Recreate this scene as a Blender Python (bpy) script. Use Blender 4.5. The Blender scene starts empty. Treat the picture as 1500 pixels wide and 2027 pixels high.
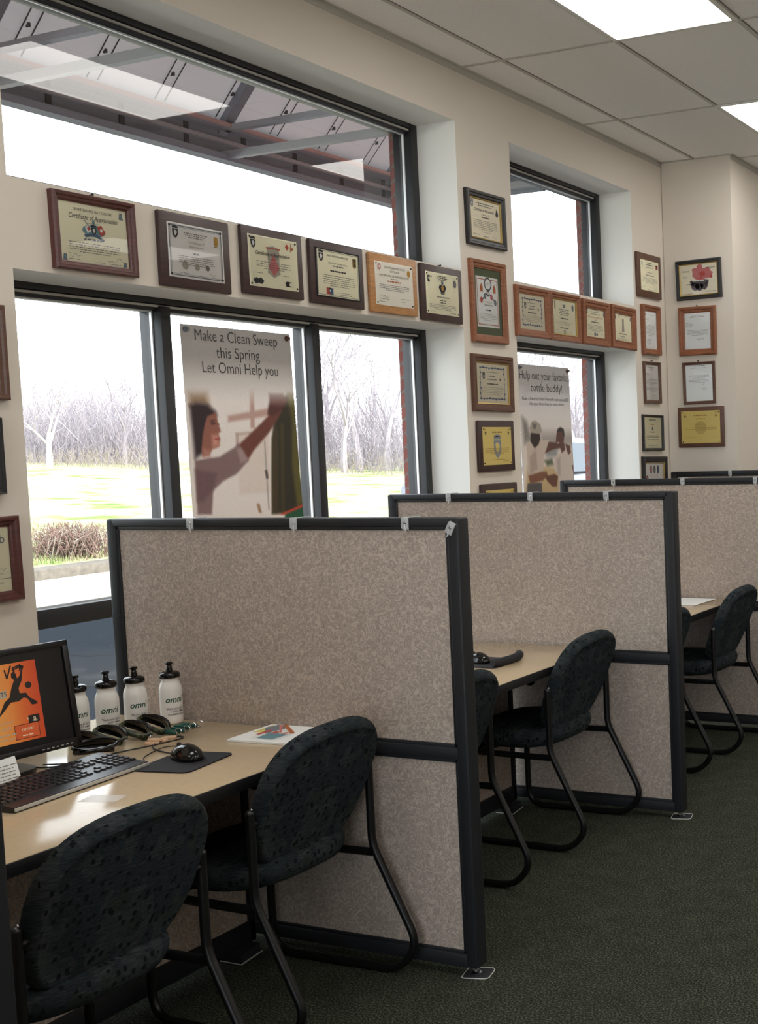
import bpy, bmesh, math, random
from mathutils import Vector, Matrix
random.seed(7)
scene = bpy.context.scene
COL = scene.collection
PI = math.pi

# ------------------------------------------------------------------ camera, light, exposure
CAM = dict(loc=(3.4416, 0.0, 1.5724), yaw=.3953, pitch=-.0729, roll=-.0291, f=2402.15, px=1399.5, py=1048.67)
WORLD_STRENGTH = 4.7
SUN_ENERGY = 11.0
LAMP_STRENGTH = 7.4
scene.view_settings.view_transform = 'Standard'
scene.view_settings.look = 'None'
scene.view_settings.gamma = 1
scene.view_settings.use_curve_mapping = False
scene.view_settings.exposure = 0.06

def make_camera():
    y, p, r = CAM['yaw'], CAM['pitch'], CAM['roll']
    fw = Vector((-math.sin(y)*math.cos(p), math.cos(y)*math.cos(p), math.sin(p)))
    rt = Vector((math.cos(y), math.sin(y), 0)); up = rt.cross(fw)
    r2 = rt*math.cos(r)+up*math.sin(r); u2 = -rt*math.sin(r)+up*math.cos(r)
    cd = bpy.data.cameras.new('camera'); co = bpy.data.objects.new('camera', cd); COL.objects.link(co)
    cd.sensor_fit = 'HORIZONTAL'; cd.sensor_width = 36.0
    cd.lens = CAM['f']/1500*36
    cd.shift_x = (750-CAM['px'])/1500; cd.shift_y = (CAM['py']-1013.5)/1500
    cd.clip_start = .05; cd.clip_end = 600
    m = Matrix.Identity(4)
    for i in range(3):
        m[i][0] = r2[i]; m[i][1] = u2[i]; m[i][2] = -fw[i]; m[i][3] = CAM['loc'][i]
    co.matrix_world = m
    scene.camera = co
make_camera()

wd = bpy.data.worlds.new('sky'); scene.world = wd; wd.use_nodes = True
bg = wd.node_tree.nodes['Background']
bg.inputs[0].default_value = (.88, .94, 1, 1); bg.inputs[1].default_value = WORLD_STRENGTH
sd = bpy.data.lights.new('sun', 'SUN'); sd.energy = SUN_ENERGY; sd.angle = .01; sd.color = (1, .98, .93)
so = bpy.data.objects.new('sun', sd); COL.objects.link(so)
so.rotation_euler = Vector((-.85, -.10, -.51)).to_track_quat('-Z', 'Y').to_euler()
so.location = (20, 0, 20)

# ------------------------------------------------------------------ materials
MATS = {}
def s2l(c):
    return tuple(((v/255)/12.92 if v/255 <= .04045 else ((v/255+.055)/1.055)**2.4) for v in c)
def mat(name, rgb, rough=.6, metal=0., spec=.5, noise=0., nscale=20., bump=0., bscale=200., stretch=None, emit=0., coat=0.):
    """principled material; rgb is an sRGB triple of the thing's own colour"""
    if name in MATS: return MATS[name]
    m = bpy.data.materials.new(name); m.use_nodes = True
    nt = m.node_tree; b = nt.nodes['Principled BSDF']
    lin = s2l(rgb)
    b.inputs['Base Color'].default_value = (*lin, 1); b.inputs['Roughness'].default_value = rough
    b.inputs['Metallic'].default_value = metal; b.inputs['Specular IOR Level'].default_value = spec
    b.inputs['Coat Weight'].default_value = coat
    if emit: 
        b.inputs['Emission Color'].default_value = (*lin, 1); b.inputs['Emission Strength'].default_value = emit
    if noise or bump:
        tc = nt.nodes.new('ShaderNodeTexCoord'); vec = tc.outputs['Object']
        if stretch:
            mp = nt.nodes.new('ShaderNodeMapping'); mp.inputs['Scale'].default_value = stretch
            nt.links.new(vec, mp.inputs[0]); vec = mp.outputs[0]
    if noise:
        n = nt.nodes.new('ShaderNodeTexNoise'); n.inputs['Scale'].default_value = nscale; n.inputs['Detail'].default_value = 5
        nt.links.new(vec, n.inputs['Vector'])
        r = nt.nodes.new('ShaderNodeValToRGB')
        r.color_ramp.elements[0].position = .3; r.color_ramp.elements[1].position = .7
        r.color_ramp.elements[0].color = (*[max(0, v*(1-noise)) for v in lin], 1)
        r.color_ramp.elements[1].color = (*[min(1, v*(1+noise)) for v in lin], 1)
        nt.links.new(n.outputs[0], r.inputs[0]); nt.links.new(r.outputs[0], b.inputs['Base Color'])
    if bump:
        n2 = nt.nodes.new('ShaderNodeTexNoise'); n2.inputs['Scale'].default_value = bscale; n2.inputs['Detail'].default_value = 3
        nt.links.new(vec, n2.inputs['Vector'])
        bp = nt.nodes.new('ShaderNodeBump'); bp.inputs['Strength'].default_value = bump; bp.inputs['Distance'].default_value = .004
        nt.links.new(n2.outputs[0], bp.inputs['Height']); nt.links.new(bp.outputs[0], b.inputs['Normal'])
    MATS[name] = m
    return m

def ramp_mat(name, build, rough=.9, spec=.3):
    """material whose colour comes from build(nt, object_coords) -> colour socket"""
    m = bpy.data.materials.new(name); m.use_nodes = True
    nt = m.node_tree; b = nt.nodes['Principled BSDF']
    b.inputs['Roughness'].default_value = rough; b.inputs['Specular IOR Level'].default_value = spec
    tc = nt.nodes.new('ShaderNodeTexCoord')
    res = build(nt, tc)
    nt.links.new(res[0], b.inputs['Base Color'])
    if len(res) > 1:
        bp = nt.nodes.new('ShaderNodeBump'); bp.inputs['Strength'].default_value = res[2]; bp.inputs['Distance'].default_value = .003
        nt.links.new(res[1], bp.inputs['Height']); nt.links.new(bp.outputs[0], b.inputs['Normal'])
    MATS[name] = m
    return m
def N(nt, t, **kw):
    n = nt.nodes.new(t)
    for k, v in kw.items():
        if k in n.inputs: n.inputs[k].default_value = v
        else: setattr(n, k, v)
    return n
def ramp(nt, src, stops, interp='LINEAR'):
    r = nt.nodes.new('ShaderNodeValToRGB'); r.color_ramp.interpolation = interp
    e = r.color_ramp.elements
    while len(e) < len(stops): e.new(.5)
    for el, (p, c) in zip(e, stops):
        el.position = p; el.color = (*s2l(c), 1)
    nt.links.new(src, r.inputs[0])
    return r.outputs[0]
def mixc(nt, fac, a, b, mode='MIX'):
    m = nt.nodes.new('ShaderNodeMix'); m.data_type = 'RGBA'; m.blend_type = mode
    for sock, v in ((m.inputs[0], fac), (m.inputs[6], a), (m.inputs[7], b)):
        if isinstance(v, (int, float)): sock.default_value = v
        elif isinstance(v, tuple): sock.default_value = (*v, 1)
        else: nt.links.new(v, sock)
    return m.outputs[2]
def math_(nt, op, a, b=0.):
    m = nt.nodes.new('ShaderNodeMath'); m.operation = op
    for sock, v in ((m.inputs[0], a), (m.inputs[1], b)):
        if isinstance(v, (int, float)): sock.default_value = v
        else: nt.links.new(v, sock)
    return m.outputs[0]

def panel_fabric(nt, tc):
    a = N(nt, 'ShaderNodeTexNoise', Scale=38., Detail=0., Distortion=2.6)
    b = N(nt, 'ShaderNodeTexNoise', Scale=75., Detail=1., Distortion=1.5)
    w = N(nt, 'ShaderNodeTexNoise', Scale=900., Detail=2.)
    for n in (a, b, w): nt.links.new(tc.outputs['Object'], n.inputs['Vector'])
    c1 = ramp(nt, a.outputs[0], [(.0, (174, 160, 150)), (.43, (176, 162, 152)), (.48, (200, 186, 174)), (.58, (198, 184, 172)), (.63, (173, 159, 149))])
    c2 = ramp(nt, b.outputs[0], [(.35, (215, 215, 215)), (.6, (255, 255, 255))])
    c = mixc(nt, .45, c1, c2, 'MULTIPLY')
    c3 = ramp(nt, w.outputs[0], [(.3, (205, 205, 205)), (.7, (255, 255, 255))])
    return mixc(nt, .35, c, c3, 'MULTIPLY'), w.outputs[0], .12
ramp_mat('panel_fabric', panel_fabric, .95, .1)

def chair_fabric(nt, tc):
    mp = N(nt, 'ShaderNodeMapping'); mp.inputs['Scale'].default_value = (1., 1., .75)
    nt.links.new(tc.outputs['Object'], mp.inputs[0])
    v = N(nt, 'ShaderNodeTexVoronoi', Scale=58., Randomness=.8); v.distance = 'CHEBYCHEV'
    big = N(nt, 'ShaderNodeTexVoronoi', Scale=22., Randomness=.8); big.distance = 'MANHATTAN'
    nt.links.new(mp.outputs[0], v.inputs['Vector']); nt.links.new(mp.outputs[0], big.inputs['Vector'])
    mp2 = N(nt, 'ShaderNodeMapping'); mp2.inputs['Scale'].default_value = (40., 40., 420.)
    nt.links.new(tc.outputs['Object'], mp2.inputs[0])
    w = N(nt, 'ShaderNodeTexNoise', Scale=1., Detail=2.); nt.links.new(mp2.outputs[0], w.inputs['Vector'])
    base = ramp(nt, w.outputs[0], [(.3, (38, 42, 45)), (.62, (56, 61, 63)), (.8, (74, 79, 78))])
    cell = ramp(nt, big.outputs['Color'], [(.2, (205, 215, 225)), (.5, (255, 255, 255)), (.8, (225, 235, 215))], 'CONSTANT')
    base = mixc(nt, .8, base, cell, 'MULTIPLY')
    near = math_(nt, 'LESS_THAN', v.outputs['Distance'], .28)
    sep = N(nt, 'ShaderNodeSeparateColor'); nt.links.new(v.outputs['Color'], sep.inputs[0])
    pick = math_(nt, 'GREATER_THAN', sep.outputs[0], .45)
    msk = math_(nt, 'MULTIPLY', near, pick)
    return mixc(nt, msk, base, s2l((22, 25, 28))), w.outputs[0], .4
ramp_mat('chair_fabric', chair_fabric, .95, .1)

def carpet(nt, tc):
    a = N(nt, 'ShaderNodeTexNoise', Scale=170., Detail=3.); b = N(nt, 'ShaderNodeTexNoise', Scale=12., Detail=4.)
    for n in (a, b): nt.links.new(tc.outputs['Object'], n.inputs['Vector'])
    c = ramp(nt, a.outputs[0], [(.3, (30, 32, 28)), (.5, (55, 58, 50)), (.72, (108, 111, 94))])
    d = ramp(nt, b.outputs[0], [(.3, (215, 215, 215)), (.7, (255, 255, 255))])
    return mixc(nt, .8, c, d, 'MULTIPLY'), a.outputs[0], .7
ramp_mat('carpet', carpet, 1., .05)

def brick(nt, tc):
    mp = N(nt, 'ShaderNodeMapping'); mp.inputs['Rotation'].default_value = (PI/2, 0, PI/4)
    nt.links.new(tc.outputs['Object'], mp.inputs[0])
    b = nt.nodes.new('ShaderNodeTexBrick'); b.inputs['Scale'].default_value = 5.
    b.inputs['Color1'].default_value = (*s2l((150, 82, 70)), 1); b.inputs['Color2'].default_value = (*s2l((120, 62, 55)), 1)
    b.inputs['Mortar'].default_value = (*s2l((120, 112, 108)), 1); b.inputs['Mortar Size'].default_value = .02
    nt.links.new(mp.outputs[0], b.inputs['Vector'])
    return (b.outputs[0],)
ramp_mat('brick', brick, .9)

def grass(nt, tc):
    a = N(nt, 'ShaderNodeTexNoise', Scale=.9, Detail=8.); b = N(nt, 'ShaderNodeTexNoise', Scale=9., Detail=3.)
    for n in (a, b): nt.links.new(tc.outputs['Object'], n.inputs['Vector'])
    c = ramp(nt, a.outputs[0], [(.36, (172, 166, 142)), (.55, (158, 155, 122)), (.64, (118, 136, 80)), (.76, (80, 116, 54))])
    d = ramp(nt, b.outputs[0], [(.3, (190, 200, 180)), (.7, (255, 255, 255))])
    return (mixc(nt, .8, c, d, 'MULTIPLY'),)
ramp_mat('field_grass', grass, 1., .05)

def shaded_asphalt(nt, tc):
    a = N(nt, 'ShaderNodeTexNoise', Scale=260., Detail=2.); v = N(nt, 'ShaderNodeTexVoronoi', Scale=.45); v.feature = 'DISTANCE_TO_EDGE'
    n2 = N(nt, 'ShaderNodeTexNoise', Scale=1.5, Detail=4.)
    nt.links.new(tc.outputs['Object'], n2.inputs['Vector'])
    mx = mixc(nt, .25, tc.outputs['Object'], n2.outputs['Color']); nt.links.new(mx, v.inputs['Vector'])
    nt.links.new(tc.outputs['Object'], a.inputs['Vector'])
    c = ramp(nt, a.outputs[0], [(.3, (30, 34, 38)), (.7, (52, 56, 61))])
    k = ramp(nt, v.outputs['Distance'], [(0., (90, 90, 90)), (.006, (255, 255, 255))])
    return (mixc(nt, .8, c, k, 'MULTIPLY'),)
ramp_mat('shaded_asphalt', shaded_asphalt, 1., 0.)

def tile_mat(nt, tc):
    a = N(nt, 'ShaderNodeTexNoise', Scale=350., Detail=2.); st = N(nt, 'ShaderNodeTexNoise', Scale=7., Detail=4.)
    nt.links.new(tc.outputs['Object'], a.inputs['Vector']); nt.links.new(tc.outputs['Object'], st.inputs['Vector'])
    c = ramp(nt, a.outputs[0], [(.35, (238, 237, 235)), (.6, (248, 247, 245))])
    # a brown water stain in the tile beyond the near lamp
    d = N(nt, 'ShaderNodeVectorMath'); d.operation = 'DISTANCE'; d.inputs[1].default_value = (1.62, 5.34, 3.453)
    nt.links.new(tc.outputs['Object'], d.inputs[0])
    e = math_(nt, 'ADD', d.outputs['Value'], math_(nt, 'MULTIPLY', st.outputs[0], .12))
    msk = math_(nt, 'LESS_THAN', e, .145)
    return mixc(nt, msk, c, s2l((96, 82, 66))), a.outputs[0], .1
ramp_mat('ceiling_tile', tile_mat, .95, .1)

def glass_mat(name, ior=1.5, tint=(1, 1, 1)):
    m = bpy.data.materials.new(name); m.use_nodes = True; nt = m.node_tree
    nt.nodes.remove(nt.nodes['Principled BSDF'])
    t = nt.nodes.new('ShaderNodeBsdfTransparent'); t.inputs[0].default_value = (*tint, 1)
    g = nt.nodes.new('ShaderNodeBsdfGlossy'); g.inputs['Roughness'].default_value = 0.
    f = nt.nodes.new('ShaderNodeFresnel'); f.inputs[0].default_value = ior
    mx = nt.nodes.new('ShaderNodeMixShader')
    nt.links.new(f.outputs[0], mx.inputs[0]); nt.links.new(t.outputs[0], mx.inputs[1]); nt.links.new(g.outputs[0], mx.inputs[2])
    nt.links.new(mx.outputs[0], nt.nodes['Material Output'].inputs[0])
    MATS[name] = m
glass_mat('window_glass', 1.7, (.94, .96, .96)); glass_mat('picture_glass', 1.3); glass_mat('clear_plastic', 1.5, (.86, .88, .9))

def canvas_mat():
    m = bpy.data.materials.new('awning_canvas'); m.use_nodes = True; nt = m.node_tree; b = nt.nodes['Principled BSDF']
    b.inputs['Base Color'].default_value = (*s2l((226, 222, 220)), 1); b.inputs['Roughness'].default_value = .9
    t = nt.nodes.new('ShaderNodeBsdfTranslucent'); t.inputs[0].default_value = (*s2l((222, 218, 218)), 1)
    mx = nt.nodes.new('ShaderNodeMixShader'); mx.inputs[0].default_value = .07
    nt.links.new(b.outputs[0], mx.inputs[1]); nt.links.new(t.outputs[0], mx.inputs[2]); nt.links.new(mx.outputs[0], nt.nodes['Material Output'].inputs[0]); MATS['awning_canvas'] = m
canvas_mat()
def film_mat(name, rgb, k, rough):
    m = bpy.data.materials.new(name); m.use_nodes = True; nt = m.node_tree; b = nt.nodes['Principled BSDF']
    b.inputs['Base Color'].default_value = (*s2l(rgb), 1); b.inputs['Roughness'].default_value = rough
    t = nt.nodes.new('ShaderNodeBsdfTransparent'); mx = nt.nodes.new('ShaderNodeMixShader'); mx.inputs[0].default_value = k
    nt.links.new(t.outputs[0], mx.inputs[1]); nt.links.new(b.outputs[0], mx.inputs[2]); nt.links.new(mx.outputs[0], nt.nodes['Material Output'].inputs[0]); MATS[name] = m
film_mat('tape_film', (225, 220, 210), .22, .2); film_mat('clip_plastic', (235, 238, 240), .42, .1)
def print_mat():
    m = bpy.data.materials.new('poster_print'); m.use_nodes = True; nt = m.node_tree; b = nt.nodes['Principled BSDF']
    a = nt.nodes.new('ShaderNodeVertexColor'); a.layer_name = 'print'
    nt.links.new(a.outputs[0], b.inputs['Base Color']); b.inputs['Roughness'].default_value = .5
    MATS['poster_print'] = m
    m = bpy.data.materials.new('screen_picture'); m.use_nodes = True; nt = m.node_tree; b = nt.nodes['Principled BSDF']
    a = nt.nodes.new('ShaderNodeVertexColor'); a.layer_name = 'print'
    b.inputs['Base Color'].default_value = (.01, .01, .012, 1); b.inputs['Roughness'].default_value = .3
    nt.links.new(a.outputs[0], b.inputs['Emission Color']); b.inputs['Emission Strength'].default_value = .55
    MATS['screen_picture'] = m
print_mat()

mat('wall_paint', (217, 208, 196), .8, bump=.05, bscale=300)
mat('white_paint', (232, 231, 226), .7)
mat('grid_metal', (190, 187, 180), .5)
mat('black_frame', (30, 31, 34), .45)
mat('spacer', (235, 238, 240), .35, metal=.3)
mat('divider_trim', (31, 32, 36), .5, spec=.35, bump=.05, bscale=500)
mat('desk_laminate', (203, 181, 150), .13, noise=.03, nscale=60)
mat('black_edge', (22, 22, 24), .5)
mat('black_steel', (15, 15, 16), .36, spec=.35)
mat('chrome', (200, 200, 205), .2, metal=1)
mat('cherry_wood', (84, 44, 40), .35, noise=.25, nscale=12, stretch=(1, 8, 1))
mat('dark_wood', (58, 38, 36), .4, noise=.25, nscale=12, stretch=(1, 8, 1))
mat('brown_wood', (92, 62, 48), .4, noise=.2, nscale=12, stretch=(1, 8, 1))
mat('oak_wood', (136, 84, 56), .4, noise=.22, nscale=14, stretch=(2, 9, 2))
mat('light_oak', (172, 124, 78), .4, noise=.2, nscale=14, stretch=(2, 9, 2))
mat('black_wood', (34, 32, 34), .4)
mat('gold_trim', (176, 150, 86), .35, metal=.6)
mat('green_mat', (98, 108, 82), .8)
mat('cream_paper', (246, 241, 214), .6); mat('warm_paper', (246, 241, 230), .6); mat('pale_paper', (240, 237, 235), .6)
mat('white_paper', (246, 248, 247), .6); mat('gold_plate', (200, 178, 104), .4); mat('pink_paper', (244, 236, 214), .6)
mat('ink', (46, 46, 52), .6); mat('grey_ink', (128, 124, 120), .6); mat('faint_ink', (176, 170, 156), .6); mat('blue_ink', (84, 104, 138), .6)
mat('red_ink', (196, 84, 72), .6); mat('teal_ink', (108, 150, 160), .6); mat('gold_ink', (196, 152, 70), .6); mat('green_ink', (38, 88, 70), .6)
mat('slate_ink', (120, 128, 138), .6); mat('orange_ink', (190, 112, 66), .6); mat('white_ink', (236, 236, 232), .6)
mat('rose_ink', (206, 122, 122), .6); mat('plum_ink', (104, 92, 98), .6); mat('brass_ink', (140, 116, 48), .5); mat('yellow_ink', (222, 214, 120), .6)
mat('seal_ink', (178, 156, 88), .45); mat('poster_ink', (84, 84, 86), .6)
mat('white_plastic', (246, 245, 242), .38); mat('black_plastic', (20, 20, 22), .32); mat('matte_black', (34, 34, 40), .8)
mat('gloss_black', (14, 14, 16), .12); mat('key_plastic', (30, 31, 36), .35); mat('silver_plastic', (196, 194, 188), .4)
mat('green_plastic', (24, 78, 70), .35); mat('peach_plastic', (222, 186, 152), .4); mat('cable', (24, 24, 26), .5)
mat('dark_lens', (16, 14, 14), .08, coat=.5)
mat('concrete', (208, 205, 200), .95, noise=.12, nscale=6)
mat('shaded_kerb_stone', (88, 82, 74), .95, noise=.3, nscale=9)  # colour darkened so the kerb's sunlit face looks shaded
mat('yellow_paint', (206, 196, 96), .8)
mat('awning_metal', (236, 232, 232), .55, noise=.05, nscale=3); mat('awning_seam', (66, 64, 66), .6); mat('steel_tube', (186, 192, 196), .5); mat('fascia', (150, 157, 168), .6)
mat('salmon_sunlight', (220, 186, 178), .6)  # pink of the sunlit line under the awning
mat('hazy_bark', (148, 140, 147), .95); mat('pale_bark', (166, 160, 158), .95); mat('dark_hazy_bark', (122, 115, 124), .95); mat('dry_stem', (138, 128, 116), .95); mat('brown_stem', (112, 88, 80), .95)  # bark tones paled towards lavender to stand in for glare haze
mat('car_silver', (170, 176, 184), .25, metal=.6, coat=.6); mat('car_grey', (110, 114, 122), .25, metal=.6, coat=.6); mat('car_glass', (52, 60, 70), .06); mat('tyre', (26, 26, 26), .9)

def camo(nt, tc):
    a = N(nt, 'ShaderNodeTexNoise', Scale=55., Detail=1., Distortion=.6); nt.links.new(tc.outputs['Object'], a.inputs['Vector'])
    return (ramp(nt, a.outputs[0], [(.0, (30, 32, 28)), (.42, (52, 64, 42)), (.52, (86, 92, 62)), (.6, (44, 42, 34))], 'CONSTANT'),)
ramp_mat('camo_plastic', camo, .4, .4)

def emit_mat(name, rgb, s):
    m = bpy.data.materials.new(name); m.use_nodes = True; nt = m.node_tree
    nt.nodes.remove(nt.nodes['Principled BSDF']); e = nt.nodes.new('ShaderNodeEmission')
    e.inputs[0].default_value = (*rgb, 1); e.inputs[1].default_value = s
    nt.links.new(e.outputs[0], nt.nodes['Material Output'].inputs[0]); MATS[name] = m
emit_mat('lamp_light', (1, .965, .91), LAMP_STRENGTH)

# ------------------------------------------------------------------ mesh helpers
class MB:
    """collects shapes, one material slot per material name"""
    def __init__(self): self.v = []; self.f = []; self.m = []; self.slots = []; self.smooth = []
    def slot(self, m):
        if m not in self.slots: self.slots.append(m)
        return self.slots.index(m)
    def add(self, vs, fs, m, smooth=False):
        o = len(self.v); self.v += [tuple(p) for p in vs]; s = self.slot(m)
        for f in fs:
            self.f.append(tuple(i+o for i in f)); self.m.append(s); self.smooth.append(smooth)
        return self
    def box(self, x0, x1, y0, y1, z0, z1, m, bev=0., M=None, seg=2):
        bm = bmesh.new(); bmesh.ops.create_cube(bm, size=1)
        for v in bm.verts: v.co = ((x0+x1)/2+v.co.x*(x1-x0), (y0+y1)/2+v.co.y*(y1-y0), (z0+z1)/2+v.co.z*(z1-z0))
        if bev: bmesh.ops.bevel(bm, geom=bm.edges[:], offset=bev, segments=seg, profile=.5, affect='EDGES')
        return self.bm(bm, m, M, bool(bev))
    def bm(self, bm, m, M=None, smooth=False):
        if M is not None: bm.transform(M)
        bm.verts.index_update()
        self.add([v.co.copy() for v in bm.verts], [[v.index for v in f.verts] for f in bm.faces], m, smooth); bm.free(); return self
    def tube(self, pts, r, m, n=10, caps=True, closed=False):
        pts = [Vector(p) for p in pts]; k = len(pts)
        rs = r if isinstance(r, (list, tuple)) else [r]*k
        vs = []; fs = []; up = None
        for i, p in enumerate(pts):
            a = pts[(i-1) % k] if (closed or i > 0) else p; b = pts[(i+1) % k] if (closed or i < k-1) else p
            t = (b-a).normalized()
            if up is None:
                up = Vector((0, 0, 1)) if abs(t.z) < .9 else Vector((1, 0, 0))
            s = t.cross(up)
            if s.length < 1e-6: s = t.orthogonal()
            s.normalize(); up = s.cross(t).normalized()
            for j in range(n):
                an = 2*PI*j/n; vs.append(p+(s*math.cos(an)+up*math.sin(an))*rs[i])
        for i in range(k if closed else k-1):
            for j in range(n):
                i2 = (i+1) % k
                fs.append((i*n+j, i*n+(j+1) % n, i2*n+(j+1) % n, i2*n+j))
        if caps and not closed:
            fs.append(tuple(range(n))); fs.append(tuple((k-1)*n+j for j in reversed(range(n))))
        return self.add(vs, fs, m, True)
    def lathe(self, prof, m, n=28, M=None):
        vs = []; fs = []
        for r, z in prof:
            for j in range(n):
                a = 2*PI*j/n; vs.append(Vector((r*math.cos(a), r*math.sin(a), z)))
        for i in range(len(prof)-1):
            for j in range(n):
                fs.append((i*n+j, i*n+(j+1) % n, (i+1)*n+(j+1) % n, (i+1)*n+j))
        fs.append(tuple(reversed(range(n)))); fs.append(tuple((len(prof)-1)*n+j for j in range(n)))
        if M is not None: vs = [M @ v for v in vs]
        return self.add(vs, fs, m, True)
    def ball(self, c, r, m, sx=1, sy=1, sz=1, seg=14):
        bm = bmesh.new(); bmesh.ops.create_uvsphere(bm, u_segments=seg, v_segments=max(6, seg//2), radius=r)
        return self.bm(bm, m, Matrix.Translation(Vector(c)) @ Matrix.Diagonal((sx, sy, sz, 1)), True)
    def prism(self, pts, z0, z1, m, M=None, smooth=False):
        n = len(pts); vs = [Vector((x, y, z0)) for x, y in pts]+[Vector((x, y, z1)) for x, y in pts]
        fs = [tuple(reversed(range(n))), tuple(range(n, 2*n))]+[(i, (i+1) % n, n+(i+1) % n, n+i) for i in range(n)]
        if M is not None: vs = [M @ v for v in vs]
        return self.add(vs, fs, m, smooth)
    def build(self, name, parent=None, **props):
        me = bpy.data.meshes.new(name); me.from_pydata(self.v, [], self.f)
        for s in self.slots: me.materials.append(MATS[s])
        me.polygons.foreach_set('material_index', self.m); me.polygons.foreach_set('use_smooth', self.smooth)
        me.validate(); me.update()
        if any(self.smooth):
            try: me.set_sharp_from_angle(angle=math.radians(40))
            except Exception: pass
        o = bpy.data.objects.new(name, me); COL.objects.link(o)
        if parent: o.parent = parent
        for k, v in props.items(): o[k] = v
        return o

def struct(mb, name, parent=None):
    o = mb.build(name, parent)
    if parent is None: o['kind'] = 'structure'
    return o
def thing(name, label, cat, M=None, group=None):
    o = bpy.data.objects.new(name, None); COL.objects.link(o); o.empty_display_size = .05
    if M is not None:
        o.matrix_world = M
    o['label'] = label; o['category'] = cat; o['kind'] = 'thing'
    if group: o['group'] = group
    return o
def tag(o, label, cat, group=None, kind='thing'):
    o['label'] = label; o['category'] = cat; o['kind'] = kind
    if group: o['group'] = group
    return o
def dup(root, M, label, group=None):
    r = root.copy(); COL.objects.link(r); r.matrix_world = M; r['label'] = label
    if group: r['group'] = group
    for ch in list(root.children):
        c = ch.copy(); COL.objects.link(c); c.parent = r
        for g in list(ch.children):
            d = g.copy(); COL.objects.link(d); d.parent = c
    return r
def T(x, y, z, rz=0.): return Matrix.Translation((x, y, z)) @ Matrix.Rotation(rz, 4, 'Z')
def fillet(pts, r, n=6):
    pts = [Vector(p) for p in pts]; out = [pts[0]]
    for a, b, c in zip(pts, pts[1:], pts[2:]):
        d1 = (a-b).normalized(); d2 = (c-b).normalized(); k = min(r, (a-b).length*.48, (c-b).length*.48)
        p1 = b+d1*k; p2 = b+d2*k
        for i in range(n+1):
            t = i/n; out.append(p1*(1-t)**2+b*2*t*(1-t)+p2*t*t)
    out.append(pts[-1]); return out
def smooth_path(pts, n=6):
    """Catmull-Rom through the points"""
    P = [Vector(p) for p in pts]; P = [P[0]*2-P[1]]+P+[P[-1]*2-P[-2]]; out = []
    for i in range(1, len(P)-2):
        for k in range(n):
            t = k/n; a, b, c, d = P[i-1:i+3]
            out.append(.5*((2*b)+(c-a)*t+(2*a-5*b+4*c-d)*t*t+(3*b-a-3*c+d)*t**3))
    out.append(P[-2]); return out
def rrect(w, h, r, n=5, cx=0, cy=0):
    out = []
    for sx, sy, a0 in ((1, 1, 0), (-1, 1, PI/2), (-1, -1, PI), (1, -1, 3*PI/2)):
        for i in range(n+1):
            a = a0+PI/2*i/n; out.append((cx+sx*(w/2-r)+r*math.cos(a), cy+sy*(h/2-r)+r*math.sin(a)))
    return out

_txt = {}
def text_geo(body, size, shear=0., sx=1., bold=0.):
    key = (body, size, shear, sx, bold)
    if key in _txt: return _txt[key]
    cu = bpy.data.curves.new('t', 'FONT'); cu.body = body; cu.size = size; cu.align_x = 'CENTER'; cu.align_y = 'CENTER'; cu.shear = shear
    cu.resolution_u = 3; cu.offset = bold*size
    ob = bpy.data.objects.new('t', cu); COL.objects.link(ob)
    dg = bpy.context.evaluated_depsgraph_get(); me = bpy.data.meshes.new_from_object(ob.evaluated_get(dg))
    vs = [(v.co.x*sx, v.co.y) for v in me.vertices]; fs = [tuple(p.vertices) for p in me.polygons]
    bpy.data.objects.remove(ob); bpy.data.curves.remove(cu); bpy.data.meshes.remove(me)
    _txt[key] = (vs, fs); return vs, fs

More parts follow.
